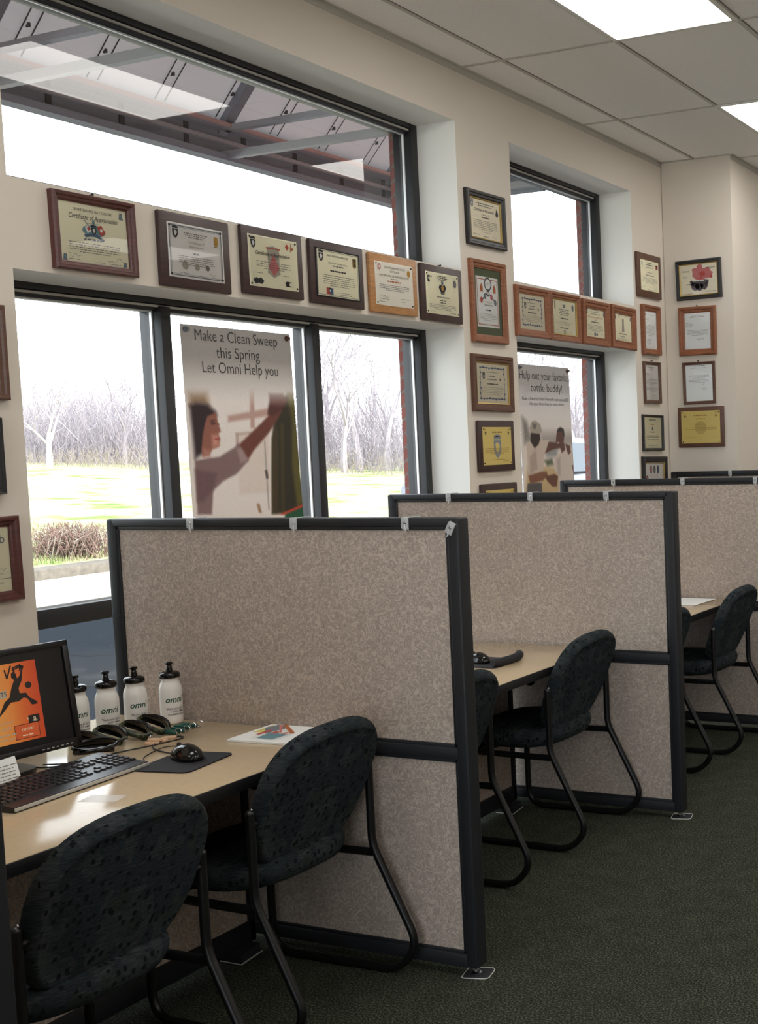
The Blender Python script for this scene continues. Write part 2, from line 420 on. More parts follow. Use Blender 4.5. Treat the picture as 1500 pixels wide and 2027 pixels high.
class Sheet(MB):
    """flat printed matter in a local (u right, v up) plane, each layer a hair above the last"""
    STEP = .00035
    def __init__(self, z=0.): super().__init__(); self.z = z
    def poly(self, pts, m, L=1): return self.add([(a, b, self.z+L*self.STEP) for a, b in pts], [tuple(range(len(pts)))], m)
    def rect(self, u, v, w, h, m, L=1): return self.poly([(u-w/2, v-h/2), (u+w/2, v-h/2), (u+w/2, v+h/2), (u-w/2, v+h/2)], m, L)
    def disc(self, u, v, r, m, L=1, ry=None, n=14):
        ry = ry or r; return self.poly([(u+r*math.cos(2*PI*i/n), v+ry*math.sin(2*PI*i/n)) for i in range(n)], m, L)
    def border(self, u, v, w, h, t, m, L=1):
        for a in (self.rect(u, v+h/2-t/2, w, t, m, L), self.rect(u, v-h/2+t/2, w, t, m, L), self.rect(u-w/2+t/2, v, t, h-2*t, m, L), self.rect(u+w/2-t/2, v, t, h-2*t, m, L)): pass
        return self
    def text(self, body, u, v, size, m='ink', L=2, shear=0., width=None, rot=0., bold=0.):
        vs, fs = text_geo(body, size, shear, 1., bold)
        k = 1.
        if width:
            xs = [a for a, b in vs]; k = width/(max(xs)-min(xs))
        c, s = math.cos(rot), math.sin(rot)
        return self.add([(u+a*k*c-b*s, v+a*k*s+b*c, self.z+L*self.STEP) for a, b in vs], fs, m)
    def words(self, u, v, w, h, m='grey_ink', L=2, seed=0):
        rnd = random.Random(seed+int(v*1e4)); x = u-w/2
        while x < u+w/2-.004:
            k = min(rnd.uniform(.006, .02), u+w/2-x); self.rect(x+k/2, v, k, h, m, L); x += k+.0035
        return self
    def para(self, u, v, w, n, pitch, h=.0022, m='grey_ink', seed=0):
        for i in range(n): self.words(u, v-i*pitch, w if i < n-1 else w*.6, h, m, 2, seed+i)
        return self
    def sign(self, u, v, w, m='ink', seed=1):
        rnd = random.Random(seed); p = [(u-w/2+w*i/9, v+rnd.uniform(-.12, .2)*w) for i in range(10)]
        for (a, b), (c, d) in zip(p, p[1:]): self.poly([(a, b-.0006), (c, d-.0006), (c, d+.0006), (a, b+.0006)], m, 2)
        return self
    def eagle_patch(self, u, v, s, m='ink'):
        """black shield with a white eagle head and a curved tab above it"""
        self.poly([(u-.5*s, v+.5*s), (u+.5*s, v+.5*s), (u+.5*s, v-.15*s), (u+.28*s, v-.6*s), (u, v-.75*s), (u-.28*s, v-.6*s), (u-.5*s, v-.15*s)], m, 2)
        self.poly([(u-.55*s, v+.58*s), (u+.55*s, v+.58*s), (u+.45*s, v+.86*s), (u, v+.94*s), (u-.45*s, v+.86*s)], m, 2)
        self.poly([(u-.26*s, v+.2*s), (u-.05*s, v+.34*s), (u+.22*s, v+.26*s), (u+.34*s, v-.02*s), (u+.2*s, v-.1*s), (u+.16*s, v-.32*s), (u-.02*s, v-.46*s), (u-.2*s, v-.2*s)], 'white_ink', 3)
        return self

# raster prints: grid meshes coloured per vertex
def raster(name, nu, nv, w, h, polys, base, material, parent, noise=3, warp=None, extra=None, fade=None):
    import array
    buf = [[base(i/(nu-1), j/(nv-1)) for i in range(nu)] for j in range(nv)]
    def inside(x, y, P):
        c = False; n = len(P); k = n-1
        for i in range(n):
            xi, yi = P[i]; xk, yk = P[k]
            if (yi > y) != (yk > y) and x < (xk-xi)*(y-yi)/(yk-yi)+xi: c = not c
            k = i
        return c
    def edge_d(x, y, P):
        best = 1e9; k = len(P)-1
        for i in range(len(P)):
            ax, ay = P[k]; bx, by = P[i]; dx, dy = bx-ax, by-ay; l = dx*dx+dy*dy
            t = 0 if l == 0 else max(0, min(1, ((x-ax)*dx+(y-ay)*dy)/l))
            d = (x-ax-t*dx)**2+(y-ay-t*dy)**2
            if d < best: best = d
            k = i
        return math.sqrt(best)
    asp = h/w
    for col, soft, P in polys:
        Q = [(a/1000, b/1000*asp) for a, b in P]; s = soft/1000*2.2
        x0 = min(a for a, b in Q)-s; x1 = max(a for a, b in Q)+s; y0 = min(b for a, b in Q)-s; y1 = max(b for a, b in Q)+s
        for j in range(max(0, int(y0/asp*(nv-1))), min(nv, int(y1/asp*(nv-1))+2)):
            for i in range(max(0, int(x0*(nu-1))), min(nu, int(x1*(nu-1))+2)):
                x = i/(nu-1); y = j/(nv-1)*asp
                d = edge_d(x, y, Q); d = d if inside(x, y, Q) else -d
                k = max(0, min(1, .5+d/(2*s)))
                if k > 0: buf[j][i] = tuple(b*(1-k)+c*k for b, c in zip(buf[j][i], col))
    if fade:       # the printed photograph fades into the plain heading
        for j in range(nv):
            k = max(0., min(1., (j/(nv-1)-fade[0])/(fade[1]-fade[0])))
            if k < 1: buf[j] = [tuple(b*(1-k)+c*k for b, c in zip(base(i/(nu-1), j/(nv-1)), buf[j][i])) for i in range(nu)]
    rnd = random.Random(3); vs = []; cols = array.array('f')
    for j in range(nv):
        for i in range(nu):
            u = i/(nu-1); v = j/(nv-1); x = (u-.5)*w; y = (.5-v)*h; z = 0.
            if warp: x, y, z = warp(u, v, x, y)
            vs.append((x, y, z)); g = rnd.uniform(-noise, noise)
            cols.extend([*s2l(tuple(max(0, min(255, c+g)) for c in buf[j][i])), 1.])
    fs = [(j*nu+i, (j+1)*nu+i, (j+1)*nu+i+1, j*nu+i+1) for j in range(nv-1) for i in range(nu-1)]
    k0 = len(fs)
    if extra:      # printed lettering on the same sheet
        b0 = len(vs); vs += extra.v; fs += [tuple(i+b0 for i in f) for f in extra.f]; cols.extend([0., 0., 0., 1.]*len(extra.v))
    me = bpy.data.meshes.new(name); me.from_pydata(vs, [], fs); me.materials.append(MATS[material])
    if extra:
        me.materials.append(MATS[extra.slots[0]]); me.polygons.foreach_set('material_index', [0]*k0+[1]*(len(fs)-k0))
    at = me.color_attributes.new('print', 'FLOAT_COLOR', 'POINT'); at.data.foreach_set('color', cols)
    me.polygons.foreach_set('use_smooth', [True]*len(fs)); me.update()
    o = bpy.data.objects.new(name, me); COL.objects.link(o)
    if parent: o.parent = parent
    return o

# ------------------------------------------------------------------ room shell
ZC = 3.453; YC = 7.6146; XR = .503; REV = -.335
Y1A, Y1B, Y2A, Y2B = 2.709, 5.175, 5.675, 7.1345
ZT, ZB, ZL, Z0 = 3.182, 2.4544, 2.1712, .06
XE, YN, YF = 6.6, -2.6, 11.0
OPEN = [(Y1A, Y1B, Z0, ZL), (Y1A, Y1B, ZB, ZT), (Y2A, Y2B, Z0, ZL), (Y2A, Y2B, ZB, ZT)]

def holed(x0, x1, y0, y1, z0, z1, holes, m, reveal=None):
    mb = MB(); ys = sorted({y0, y1, *[h[0] for h in holes], *[h[1] for h in holes]}); zs = sorted({z0, z1, *[h[2] for h in holes], *[h[3] for h in holes]})
    vs = []; idx = {}
    def V(x, y, z):
        k = (x, y, z)
        if k not in idx: idx[k] = len(vs); vs.append(k)
        return idx[k]
    solid = lambda a, b: not any(h[0] <= a < h[1] and h[2] <= b < h[3] for h in holes)
    F = []; RV = []
    for a, b in zip(ys, ys[1:]):
        for c, d in zip(zs, zs[1:]):
            if not solid(a, c): continue
            F.append((V(x1, a, c), V(x1, b, c), V(x1, b, d), V(x1, a, d))); F.append((V(x0, a, c), V(x0, a, d), V(x0, b, d), V(x0, b, c)))
    for a, b, c, d in holes:
        for q in (((a, c), (b, c)), ((b, c), (b, d)), ((b, d), (a, d)), ((a, d), (a, c))):
            (p, r), (s, t) = q; RV.append((V(x0, p, r), V(x0, s, t), V(x1, s, t), V(x1, p, r)))
    for q in (((y0, z0), (y1, z0)), ((y1, z0), (y1, z1)), ((y1, z1), (y0, z1)), ((y0, z1), (y0, z0))):
        (p, r), (s, t) = q; F.append((V(x0, p, r), V(x1, p, r), V(x1, s, t), V(x0, s, t)))
    mb.add(vs, F, m); mb.add(vs, RV, reveal or m)
    return mb
struct(holed(REV, 0, YN, YF+.2, -.2, 4.6, OPEN, 'wall_paint', 'white_paint'), 'wall_left')
OUT = [(a-.012, b+.012, c, d) for a, b, c, d in OPEN]
struct(holed(-.405, REV, -9, 14, -.3, 4.6, OUT, 'brick'), 'wall_exterior')
struct(MB().box(XR-.5, XR, YC, YF, 0, ZC, 'wall_paint'), 'wall_back')
struct(MB().box(XR, XE, YF, YF+.2, 0, 4.6, 'wall_paint'), 'wall_far')
struct(MB().box(XE, XE+.2, YN-.2, YF+.2, 0, 4.6, 'wall_paint'), 'wall_right')
mb = MB().box(0, XE, YN-.2, YN, 0, .1, 'wall_paint').box(0, XE, YN-.2, YN, 3.2, 4.6, 'wall_paint')
for a, b in ((0, .9), (3.2, 3.6), (6.1, XE)): mb.box(a, b, YN-.2, YN, .1, 3.2, 'wall_paint')
struct(mb, 'wall_front')
for n, a, b in ((5, .9, 3.2), (6, 3.6, 6.1)):  # unseen windows, added behind the camera to let in fill daylight
    mb = MB()
    for q in ((a, a+.05, .1, 3.2), (b-.05, b, .1, 3.2), (a, b, .1, .15), (a, b, 3.15, 3.2), ((a+b)/2-.025, (a+b)/2+.025, .1, 3.2)): mb.box(q[0], q[1], YN-.15, YN-.05, q[2], q[3], 'black_frame')
    mb.add([(a, YN-.1, .1), (b, YN-.1, .1), (b, YN-.1, 3.2), (a, YN-.1, 3.2)], [(0, 1, 2, 3)], 'window_glass'); struct(mb, 'window_%d' % n)
struct(MB().box(REV, XE+.2, YN-.2, YF+.2, -.2, 0, 'carpet'), 'floor')
struct(MB().box(-.4, XE+.2, YN-.2, 14, 4.6, 4.7, 'concrete'), 'roof')

# suspended ceiling: slab of tiles, T-bars, wall angle
GX0, GY0, DX, DY = .2432, 5.2378, .6176, 1.2497
gx = [GX0+DX*i for i in range(0, 11)]; gy = [GY0+DY*i for i in range(-6, 5)]
struct(MB().box(0, XE, YN, YF, ZC, ZC+.02, 'ceiling_tile'), 'ceiling')
mb = MB()
for x in gx: mb.box(x-.010, x+.010, YN, YF if x > XR else YC, ZC-.004, ZC+.001, 'grid_metal')
for y in gy: mb.box(0 if y < YC else XR, XE, y-.010, y+.010, ZC-.0035, ZC+.001, 'grid_metal')
for x in gx:
    for d in (-.0125, .0125): mb.box(x+d-.0018, x+d+.0018, YN, YF if x > XR else YC, ZC-.0008, ZC+.001, 'awning_seam')
struct(mb, 'trim_1')
mb = MB().box(0, .022, YN, YC, ZC-.004, ZC, 'grid_metal').box(0, .004, YN, YC, ZC-.03, ZC, 'grid_metal')
mb.box(0, XR, YC-.022, YC, ZC-.004, ZC, 'grid_metal').box(XR, XR+.022, YC, YF, ZC-.004, ZC, 'grid_metal').box(XR, XR+.004, YC, YF, ZC-.03, ZC, 'grid_metal')
struct(mb, 'trim_2')
struct(MB().box(0, .012, YN, Y1A, 0, .1, 'black_edge').box(0, .012, Y1B, Y2A, 0, .1, 'black_edge').box(0, .012, Y2B, YC, 0, .1, 'black_edge').box(0, XR+.012, YC-.012, YC, 0, .1, 'black_edge').box(XR, XR+.012, YC, YF, 0, .1, 'black_edge'), 'baseboard_left')

# lamps recessed in the grid
lamp0 = None
def lamp(ix, iy, label):
    global lamp0
    x = GX0+DX*ix; y = GY0+DY*iy; M = T(x+DX/2, y+DY/2, ZC)
    if lamp0: return dup(lamp0, M, label, 'fluorescent ceiling lights')
    t = thing('ceiling_light', label, 'ceiling light', M, 'fluorescent ceiling lights'); lamp0 = t
    w, h = DX/2-.010, DY/2-.010
    f = MB()
    for s in (-1, 1): f.box(s*w-.012, s*w+.012, -h-.012, h+.012, -.008, -.0005, 'white_paint'); f.box(-w, w, s*h-.012, s*h+.012, -.008, -.0005, 'white_paint')
    f.build('frame', t)
    MB().box(-w+.012, w-.012, -h+.012, h-.012, -.005, -.001, 'lamp_light').build('diffuser', t)
lamp(1, -1, 'bright ceiling panel at the top edge of the view')
lamp(1, 1, 'bright ceiling panel further down the room, cut off by the right picture edge')
for k, (ix, iy) in enumerate([(1, -3), (1, -5), (1, 3), (5, -5), (5, -3), (5, -1), (5, 1), (5, 3), (8, -4), (8, -2), (8, 0), (8, 2)]):
    lamp(ix, iy, 'lit ceiling panel of the room outside the picture')

# windows: storefront frames with a pane per light
FX, FB, GX = -.225, -.335, -.28
def window(n, y0, y1, z0, z1, mull=(), rails=(), label=None):
    w = bpy.data.objects.new('window_%d' % n, None); COL.objects.link(w); w['kind'] = 'structure'; w.location = (GX, (y0+y1)/2, z0)
    def off(mb): mb.v = [(a-GX, b-(y0+y1)/2, c-z0) for a, b, c in mb.v]; return mb
    J = .050
    f = MB()
    for s in (y0, y1-J): f.box(FB, FX, s, s+J, z0, z1, 'black_frame', .002)
    f.box(FB, FX, y0+J, y1-J, z1-.022, z1, 'black_frame', .001).box(FB, FX-.02, y0+J, y1-J, z1-.045, z1-.022, 'black_frame', .001)
    f.box(FB, FX-.012, y0+J, y1-J, z1-.034, z1-.026, 'silver_plastic')
    f.box(FB, FX, y0+J, y1-J, z0, z0+.06, 'black_frame', .001)
    off(f).build('frame', w)
    for a, b in mull: off(MB().box(FB, FX, a, b, z0+.05, z1-.03, 'black_frame', .002)).build('mullion', w)
    for a, b in rails: off(MB().box(FB, FX, y0+J, y1-J, a, b, 'black_frame', .002)).build('rail', w)
    ys = [y0+J]+[c for ab in mull for c in ab]+[y1-J]; zs = [z0+.06]+[c for ab in rails for c in ab]+[z1-.045]
    for a, b in zip(ys[::2], ys[1::2]):
        for c, d in zip(zs[::2], zs[1::2]):
            off(MB().add([(GX, a, c), (GX, b, c), (GX, b, d), (GX, a, d)], [(0, 1, 2, 3)], 'window_glass')).build('pane', w)
            s = MB()
            s.box(GX+.001, GX+.012, b-.006, b+.0005, c, d, 'spacer').box(GX+.001, GX+.012, a-.0005, a+.006, c, d, 'spacer')
            s.box(GX+.001, GX+.010, a, b, d-.006, d, 'spacer').box(GX+.001, GX+.010, a, b, c, c+.006, 'spacer')
            off(s).build('glazing_bead', w)
window(1, Y1A, Y1B, ZB, ZT)
window(2, Y1A, Y1B, Z0, ZL, [(3.493, 3.539), (4.33, 4.377)], [(1.0, 1.065)])
window(3, Y2A, Y2B, ZB, ZT)
window(4, Y2A, Y2B, Z0, ZL, [], [(1.0, 1.065)])

# ------------------------------------------------------------------ outside: ground, field, awning
GZ = -.15
struct(MB().box(-8.35, -.36, -40, 90, GZ-.1, GZ, 'shaded_asphalt'), 'parking_lot')  # near ground kept dark, the building's shade is held in its colour
struct(MB().box(-12.1, -8.35, -40, 90, GZ-.1, GZ, 'concrete'), 'driveway')  # pale from the shade edge outward, its colour standing in for sunlight
struct(MB().box(-.36, 20, -40, YN-.2, GZ-.1, GZ, 'concrete'), 'forecourt')  # unseen ground before the added front windows, bounces daylight indoors
mb = MB()
for k in range(4): mb.box(-9.2, -7.72, 8.82-5.4*k+5.4, 8.92-5.4*k+5.4, GZ, GZ+.004, 'yellow_paint')
mb.box(-9.2, -7.72, 8.84, 8.94, GZ, GZ+.004, 'yellow_paint')
struct(mb, 'parking_stripes')
struct(MB().box(-12.62, -12.1, -40, 90, GZ-.1, 0.0, 'shaded_kerb_stone', .02), 'kerb')
def ground_h(x, y):
    top = max(.7, min(1.62, 1.48-.024*(y-36)))
    k = max(0., min(1., (-x-12.6)/28.)); return top*k+.02*math.sin(x*.9)*math.sin(y*.7)*min(1, k*4)
mb = MB(); xs = [-12.6-i*1.4 for i in range(22)]+[-43.4-i*12 for i in range(1, 14)]; ys = [-50+i*4 for i in range(70)]
mb.add([(x, y, ground_h(x, y)) for x in xs for y in ys], [(i*70+j, i*70+j+1, (i+1)*70+j+1, (i+1)*70+j) for i in range(len(xs)-1) for j in range(69)], 'field_grass', True)
struct(mb, 'field')

EX, EZ = -1.52, 3.16; AY0, AY1 = -1.5, 6.76
aw = bpy.data.objects.new('awning', None); COL.objects.link(aw); aw['kind'] = 'structure'
rs = (4.55-3.36)/(EX+.40)
mb = MB(); zr = lambda x: 3.36+(x-EX)*(4.55-3.36)/(-.40-EX)
mb.add([(EX, AY0, 3.36), (EX, AY1, 3.36), (-.40, AY1, 4.55), (-.40, AY0, 4.55)], [(3, 2, 1, 0)], 'awning_canvas')
mb.build('canvas', aw)
mb = MB()
y = AY0+.2
while y < AY1-.1:
    for d in (-.03, .03):
        mb.add([(EX+.03, y+d-.004, zr(EX+.03)-.012), (EX+.03, y+d+.004, zr(EX+.03)-.012), (-.42, y+d+.004, zr(-.42)-.012), (-.42, y+d-.004, zr(-.42)-.012)], [(0, 1, 2, 3)], 'awning_seam')
    for q in range(4):
        x = EX+.12+.27*q; mb.box(x, x+.022, y-.009, y-.001, zr(x)-.004, zr(x)+.014, 'awning_seam')
    y += .405
mb.build('seam', aw)
mb = MB().box(EX-.03, EX, AY0, AY1, EZ, 3.40, 'fascia').box(EX, EX+.05, AY0, AY1, EZ, EZ+.035, 'fascia').box(EX, EX+.03, AY0, AY1, 3.255, 3.275, 'steel_tube').box(EX, EX+.06, AY0, AY1, 3.32, 3.36, 'fascia')
mb.box(EX-.03, -.405, AY1-.03, AY1, EZ, 3.40, 'fascia').box(EX, -.405, AY1-.07, AY1-.03, EZ, EZ+.035, 'fascia').box(EX, -.405, AY1-.06, AY1-.03, 3.26, 3.28, 'steel_tube')
for k in range(20): mb.box(EX, EX+.006, AY0+.3+.41*k, AY0+.33+.41*k, EZ+.03, 3.33, 'awning_seam')
mb.build('fascia', aw)
MB().box(EX+.06, EX+.085, AY0, AY1-.05, 3.335, 3.352, 'salmon_sunlight').build('sunlight_strip', aw)  # solid pink strip stands in for the line of sunlight on the fascia
for ty in (.9, 2.34, 3.78, 5.22, 6.66):
    mb = MB().box(EX, -.405, ty-.012, ty+.026, 3.175, 3.215, 'steel_tube').box(EX+.02, -.405, ty-.012, ty+.026, 3.32, 3.352, 'steel_tube')
    mb.add([(EX, ty-.03, 3.30), (EX, ty+.03, 3.30), (-.41, ty+.03, 4.48), (-.41, ty-.03, 4.48), (EX, ty-.03, 3.36), (EX, ty+.03, 3.36), (-.41, ty+.03, 4.54), (-.41, ty-.03, 4.54)],
           [(3, 2, 1, 0), (4, 5, 6, 7), (0, 1, 5, 4), (1, 2, 6, 5), (2, 3, 7, 6), (3, 0, 4, 7)], 'fascia')
    mb.build('truss', aw)

# ------------------------------------------------------------------ bare trees and brush
def tree_mb(h, r0, seed, m, spread=.55, levels=5, lean=0.):
    rnd = random.Random(seed); mb = MB()
    def grow(p, d, L, r, lev):
        pts = [p]; rr = [r]; n = 3 if lev < 3 else 2
        for i in range(n):
            d = (d+Vector((rnd.uniform(-1, 1), rnd.uniform(-1, 1), rnd.uniform(-.25, .5)))*.16*(1+.3*lev)).normalized()
            p = p+d*(L/n); pts.append(p); rr.append(r*(1-.42*(i+1)/n))
        mb.tube(pts, rr, m, n=6 if lev < 2 else 3, caps=False)
        if lev >= levels: return
        k = rnd.choice((2, 3, 3)) if lev < levels-1 else 2
        for i in range(k):
            t = 1. if i == 0 else rnd.uniform(.45, 1.)
            q = pts[-1] if i == 0 else pts[min(len(pts)-1, max(1, int(round(t*(len(pts)-1)))))]
            a = rnd.uniform(0, 2*PI); sp = spread*rnd.uniform(.6, 1.4)*(1 if i else .5)
            nd = (d+Vector((math.cos(a), math.sin(a), rnd.uniform(-.1, .4)))*sp).normalized()
            grow(q, nd, L*rnd.uniform(.62, .84), max(.007, rr[-1]*rnd.uniform(.6, .85)), lev+1)
    grow(Vector((0, 0, -.1)), Vector((lean, .04, 1)).normalized(), h*.28, r0, 0)
    return mb
CX, CY, CZ = CAM['loc']
def at(px, t):
    d = Vector((-.38406, .92043, 0))+Vector((.9233, .38297, 0))*((px-1399.5)/2402.15)
    return CX+d.x*t, CY+d.y*t
trees = []
def place_tree(proto, x, y, s, rz, label, group):
    z = ground_h(x, y)-.05; M = T(x, y, z, rz) @ Matrix.Scale(s, 4)
    if proto not in trees:
        trees.append(proto); proto.matrix_world = M; o = proto
    else:
        o = proto.copy(); COL.objects.link(o); o.matrix_world = M
    tag(o, label, 'tree', group); return o
hero = tree_mb(5.2, .12, 33, 'pale_bark', .7, 5).build('bare_tree')
place_tree(hero, *at(106, 44.), 1., .4, 'pale leafless tree with forked white limbs standing before the grey thicket', None)
protos = [tree_mb(7., .14, s, m, .5, 6).build('bare_tree') for s, m in ((3, 'hazy_bark'), (5, 'dark_hazy_bark'), (9, 'hazy_bark'))]
rnd = random.Random(11)
for i, px in enumerate((60, 110, 165, 205, 238, 262, 290, 340, 560)):
    x, y = at(px+rnd.uniform(-8, 8), rnd.uniform(50, 60)); place_tree(protos[i % 3], x, y, rnd.uniform(.68, .92), rnd.uniform(0, 6), 'leafless grey tree rising from the brush left of the woman poster', 'trees seen through the left window light')
for i, px in enumerate((655, 690, 715, 742, 765, 785, 640)):
    x, y = at(px+rnd.uniform(-6, 6), rnd.uniform(44, 58)); place_tree(protos[(i+1) % 3], x, y, rnd.uniform(.95, 1.2), rnd.uniform(0, 6), 'tall leafless grey tree beyond the window light right of the woman poster', 'trees seen right of the woman poster')
for i, px in enumerate((1020, 1045, 1075, 1105, 1130, 1150, 1160)):
    x, y = at(px+rnd.uniform(-4, 4), rnd.uniform(40, 60)); place_tree(protos[i % 3], x, y, rnd.uniform(.95, 1.15), rnd.uniform(0, 6), 'leafless tree behind the two men poster in the far window', 'trees seen through the far window')
def brush(n, seed, ranges, t0, t1, h0, h1, m, r0=.007, r1=.016):
    rnd = random.Random(seed); mb = MB()
    for i in range(n):
        a, b = rnd.choice(ranges); x, y = at(rnd.uniform(a, b), rnd.uniform(t0, t1)); z = ground_h(x, y); h = rnd.uniform(h0, h1)*(.62+.38*abs(math.sin(x*.35+y*.21)))
        r = rnd.uniform(r0, r1); p = Vector((x, y, z-.1)); d = Vector((rnd.gauss(0, .16), rnd.gauss(0, .16), 1)); pts = [p]
        for k in range(4):
            d = (d+Vector((rnd.gauss(0, .24), rnd.gauss(0, .24), .1))).normalized(); p = p+d*h*.27; pts.append(p)
        mb.tube(pts, [r, r*.85, r*.65, r*.5, r*.3], m if rnd.random() < .7 else 'dark_hazy_bark', n=3, caps=False)
        for k in range(2):
            q = pts[rnd.choice((1, 2, 3))]; e = Vector((rnd.gauss(0, .6), rnd.gauss(0, .6), rnd.uniform(.2, .9))).normalized(); L = h*rnd.uniform(.2, .42)
            mb.tube([q, q+e*L*.5, q+(e+Vector((0, 0, .35)))*L*.9], [r*.55, r*.42, r*.22], m, n=3, caps=False)
    return mb
VIS = [(20, 320), (20, 320), (580, 820), (980, 1190)]
o = brush(5200, 5, VIS, 49, 66, 1.8, 4.6, 'hazy_bark').build('brush'); tag(o, 'dense grey thicket of bare stems along the far edge of the field', 'brush', kind='stuff')
o = brush(700, 6, VIS, 45.5, 48.5, .4, 1.1, 'dry_stem', .006, .012).build('dry_weeds'); tag(o, 'straw coloured weeds at the foot of the grey thicket', 'weeds', kind='stuff')
# dry bush beyond the kerb
bx, by = at(138, 19.3); bz = ground_h(bx, by); rnd = random.Random(4); mb = MB()
for i in range(520):
    a = rnd.uniform(0, 2*PI); r = rnd.uniform(.15, 1.)*.62; h = rnd.uniform(.18, .52)*(1.15-.5*r); w = rnd.gauss(0, .12)
    ox, oy = rnd.gauss(0, .22), rnd.gauss(0, .22)
    mb.tube([(ox, oy, -.05), (ox+r*.35*math.cos(a), oy+r*.35*math.sin(a), h*.8), (ox+r*.75*math.cos(a+w), oy+r*.75*math.sin(a+w), h), (ox+r*math.cos(a+w), oy+r*math.sin(a+w), h*rnd.uniform(.3, 1.))], [.008, .007, .005, .003], rnd.choice(('dry_stem', 'brown_stem', 'brown_stem')), n=3, caps=False)
o = mb.build('dry_bush'); o.matrix_world = T(bx, by, bz); tag(o, 'low dry brownish bush in the grass beyond the kerb', 'bush')
# grass blades near the kerb
rnd = random.Random(8); mb = MB()
for i in range(5200):
    x, y = at(rnd.uniform(40, 260), rnd.uniform(14.6, 24)); 
    if x > -12.7: continue
    z = ground_h(x, y); h = rnd.uniform(.04, .13); a = rnd.uniform(0, 6.28); dx, dy = math.cos(a)*.012, math.sin(a)*.012; lx, ly = rnd.gauss(0, .03), rnd.gauss(0, .03)
    mb.add([(x-dx, y-dy, z-.01), (x+dx, y+dy, z-.01), (x+lx, y+ly, z+h)], [(0, 1, 2)], 'field_grass')
tag(mb.build('grass_blades'), 'short green and straw grass growing behind the kerb', 'grass', kind='stuff')

# parked cars glimpsed outside
def car(name, label, M, paint):
    t = thing(name, label, 'car', M, None)
    side = [(-2.2, .35), (2.15, .35), (2.25, .55), (2.2, .78), (1.35, .95), (.55, 1.42), (-.9, 1.5), (-1.75, 1.05), (-2.2, .98), (-2.28, .6)]
    bm = bmesh.new(); rows = []
    for yy, k in ((-.86, .94), (-.8, 1.), (.8, 1.), (.86, .94)):
        rows.append([bm.verts.new((x*(.985+.015*k), yy*(1 if z < 1. else .84), .35+(z-.35)*k)) for x, z in side])
    n = len(side)
    for a, b in zip(rows, rows[1:]):
        for i in range(n): bm.faces.new((a[i], a[(i+1) % n], b[(i+1) % n], b[i]))
    bm.faces.new(list(reversed(rows[0]))); bm.faces.new(rows[-1])
    bmesh.ops.recalc_face_normals(bm, faces=bm.faces)
    bmesh.ops.bevel(bm, geom=bm.edges[:], offset=.03, segments=2, affect='EDGES')
    MB().bm(bm, paint, None, True).build('car_body', t)
    g = MB()
    g.add([(1.30, -.66, .99), (1.30, .66, .99), (.60, .60, 1.41), (.60, -.60, 1.41)], [(0, 1, 2, 3)], 'car_glass'); g.v = [(a+.02, b, c+.02) for a, b, c in g.v]
    g.build('windscreen', t)
    g = MB().add([(-1.70, -.64, 1.10), (-1.70, .64, 1.10), (-.98, .60, 1.47), (-.98, -.60, 1.47)], [(3, 2, 1, 0)], 'car_glass'); g.v = [(a-.02, b, c+.03) for a, b, c in g.v]
    g.build('rear_window', t)
    for s in (-1, 1):
        MB().add([(-1.45, s*.83, 1.04), (1.05, s*.83, 1.02), (.5, s*.74, 1.36), (-.85, s*.74, 1.42)], [(0, 1, 2, 3)], 'car_glass').build('side_window', t)
        for x in (-1.35, 1.4):
            MB().lathe([(.1, -.1), (.31, -.1), (.33, -.07), (.33, .07), (.31, .1), (.1, .1)], 'tyre', 20, Matrix.Translation((x, s*.8, .33)) @ Matrix.Rotation(PI/2, 4, 'X')).build('wheel', t)
    return t
car('parked_car', 'silver car parked outside, glimpsed beside the two men poster', T(-11.2, 24.25, GZ, PI/2) @ Matrix.Scale(1.1, 4), 'car_silver')
car('parked_car', 'grey car outside, its tail just showing beside the large window brick edge', T(-7.12, 18.31, GZ, PI/2) @ Matrix.Scale(1.25, 4), 'car_grey')

# ------------------------------------------------------------------ framed certificates
def MW(cy, cz, tilt=0.):       # on the window wall: u=+y, v=+z, n=+x
    a = math.radians(tilt); c, s = math.cos(a), math.sin(a)
    m = Matrix.Identity(4); u = Vector((0, c, s)); v = Vector((0, -s, c)); n = Vector((1, 0, 0))
    for i in range(3): m[i][0] = u[i]; m[i][1] = v[i]; m[i][2] = n[i]
    m[0][3] = .0006; m[1][3] = cy; m[2][3] = cz; return m
def MR(cx, cz, tilt=0.):       # on the return wall: u=+x, v=+z, n=-y
    a = math.radians(tilt); c, s = math.cos(a), math.sin(a)
    m = Matrix.Identity(4); u = Vector((c, 0, s)); v = Vector((-s, 0, c)); n = Vector((0, -1, 0))
    for i in range(3): m[i][0] = u[i]; m[i][1] = v[i]; m[i][2] = n[i]
    m[0][3] = cx; m[1][3] = YC-.0006; m[2][3] = cz; return m
def ring(mb, w, h, prof, m):
    vs = []; n = len(prof)
    for sx, sy in ((-1, -1), (1, -1), (1, 1), (-1, 1)):
        for ins, z in prof: vs.append((sx*(w/2-ins), sy*(h/2-ins), z))
    mb.add(vs, [(i*n+j, ((i+1) % 4)*n+j, ((i+1) % 4)*n+j+1, i*n+j+1) for i in range(4) for j in range(n-1)], m); return mb
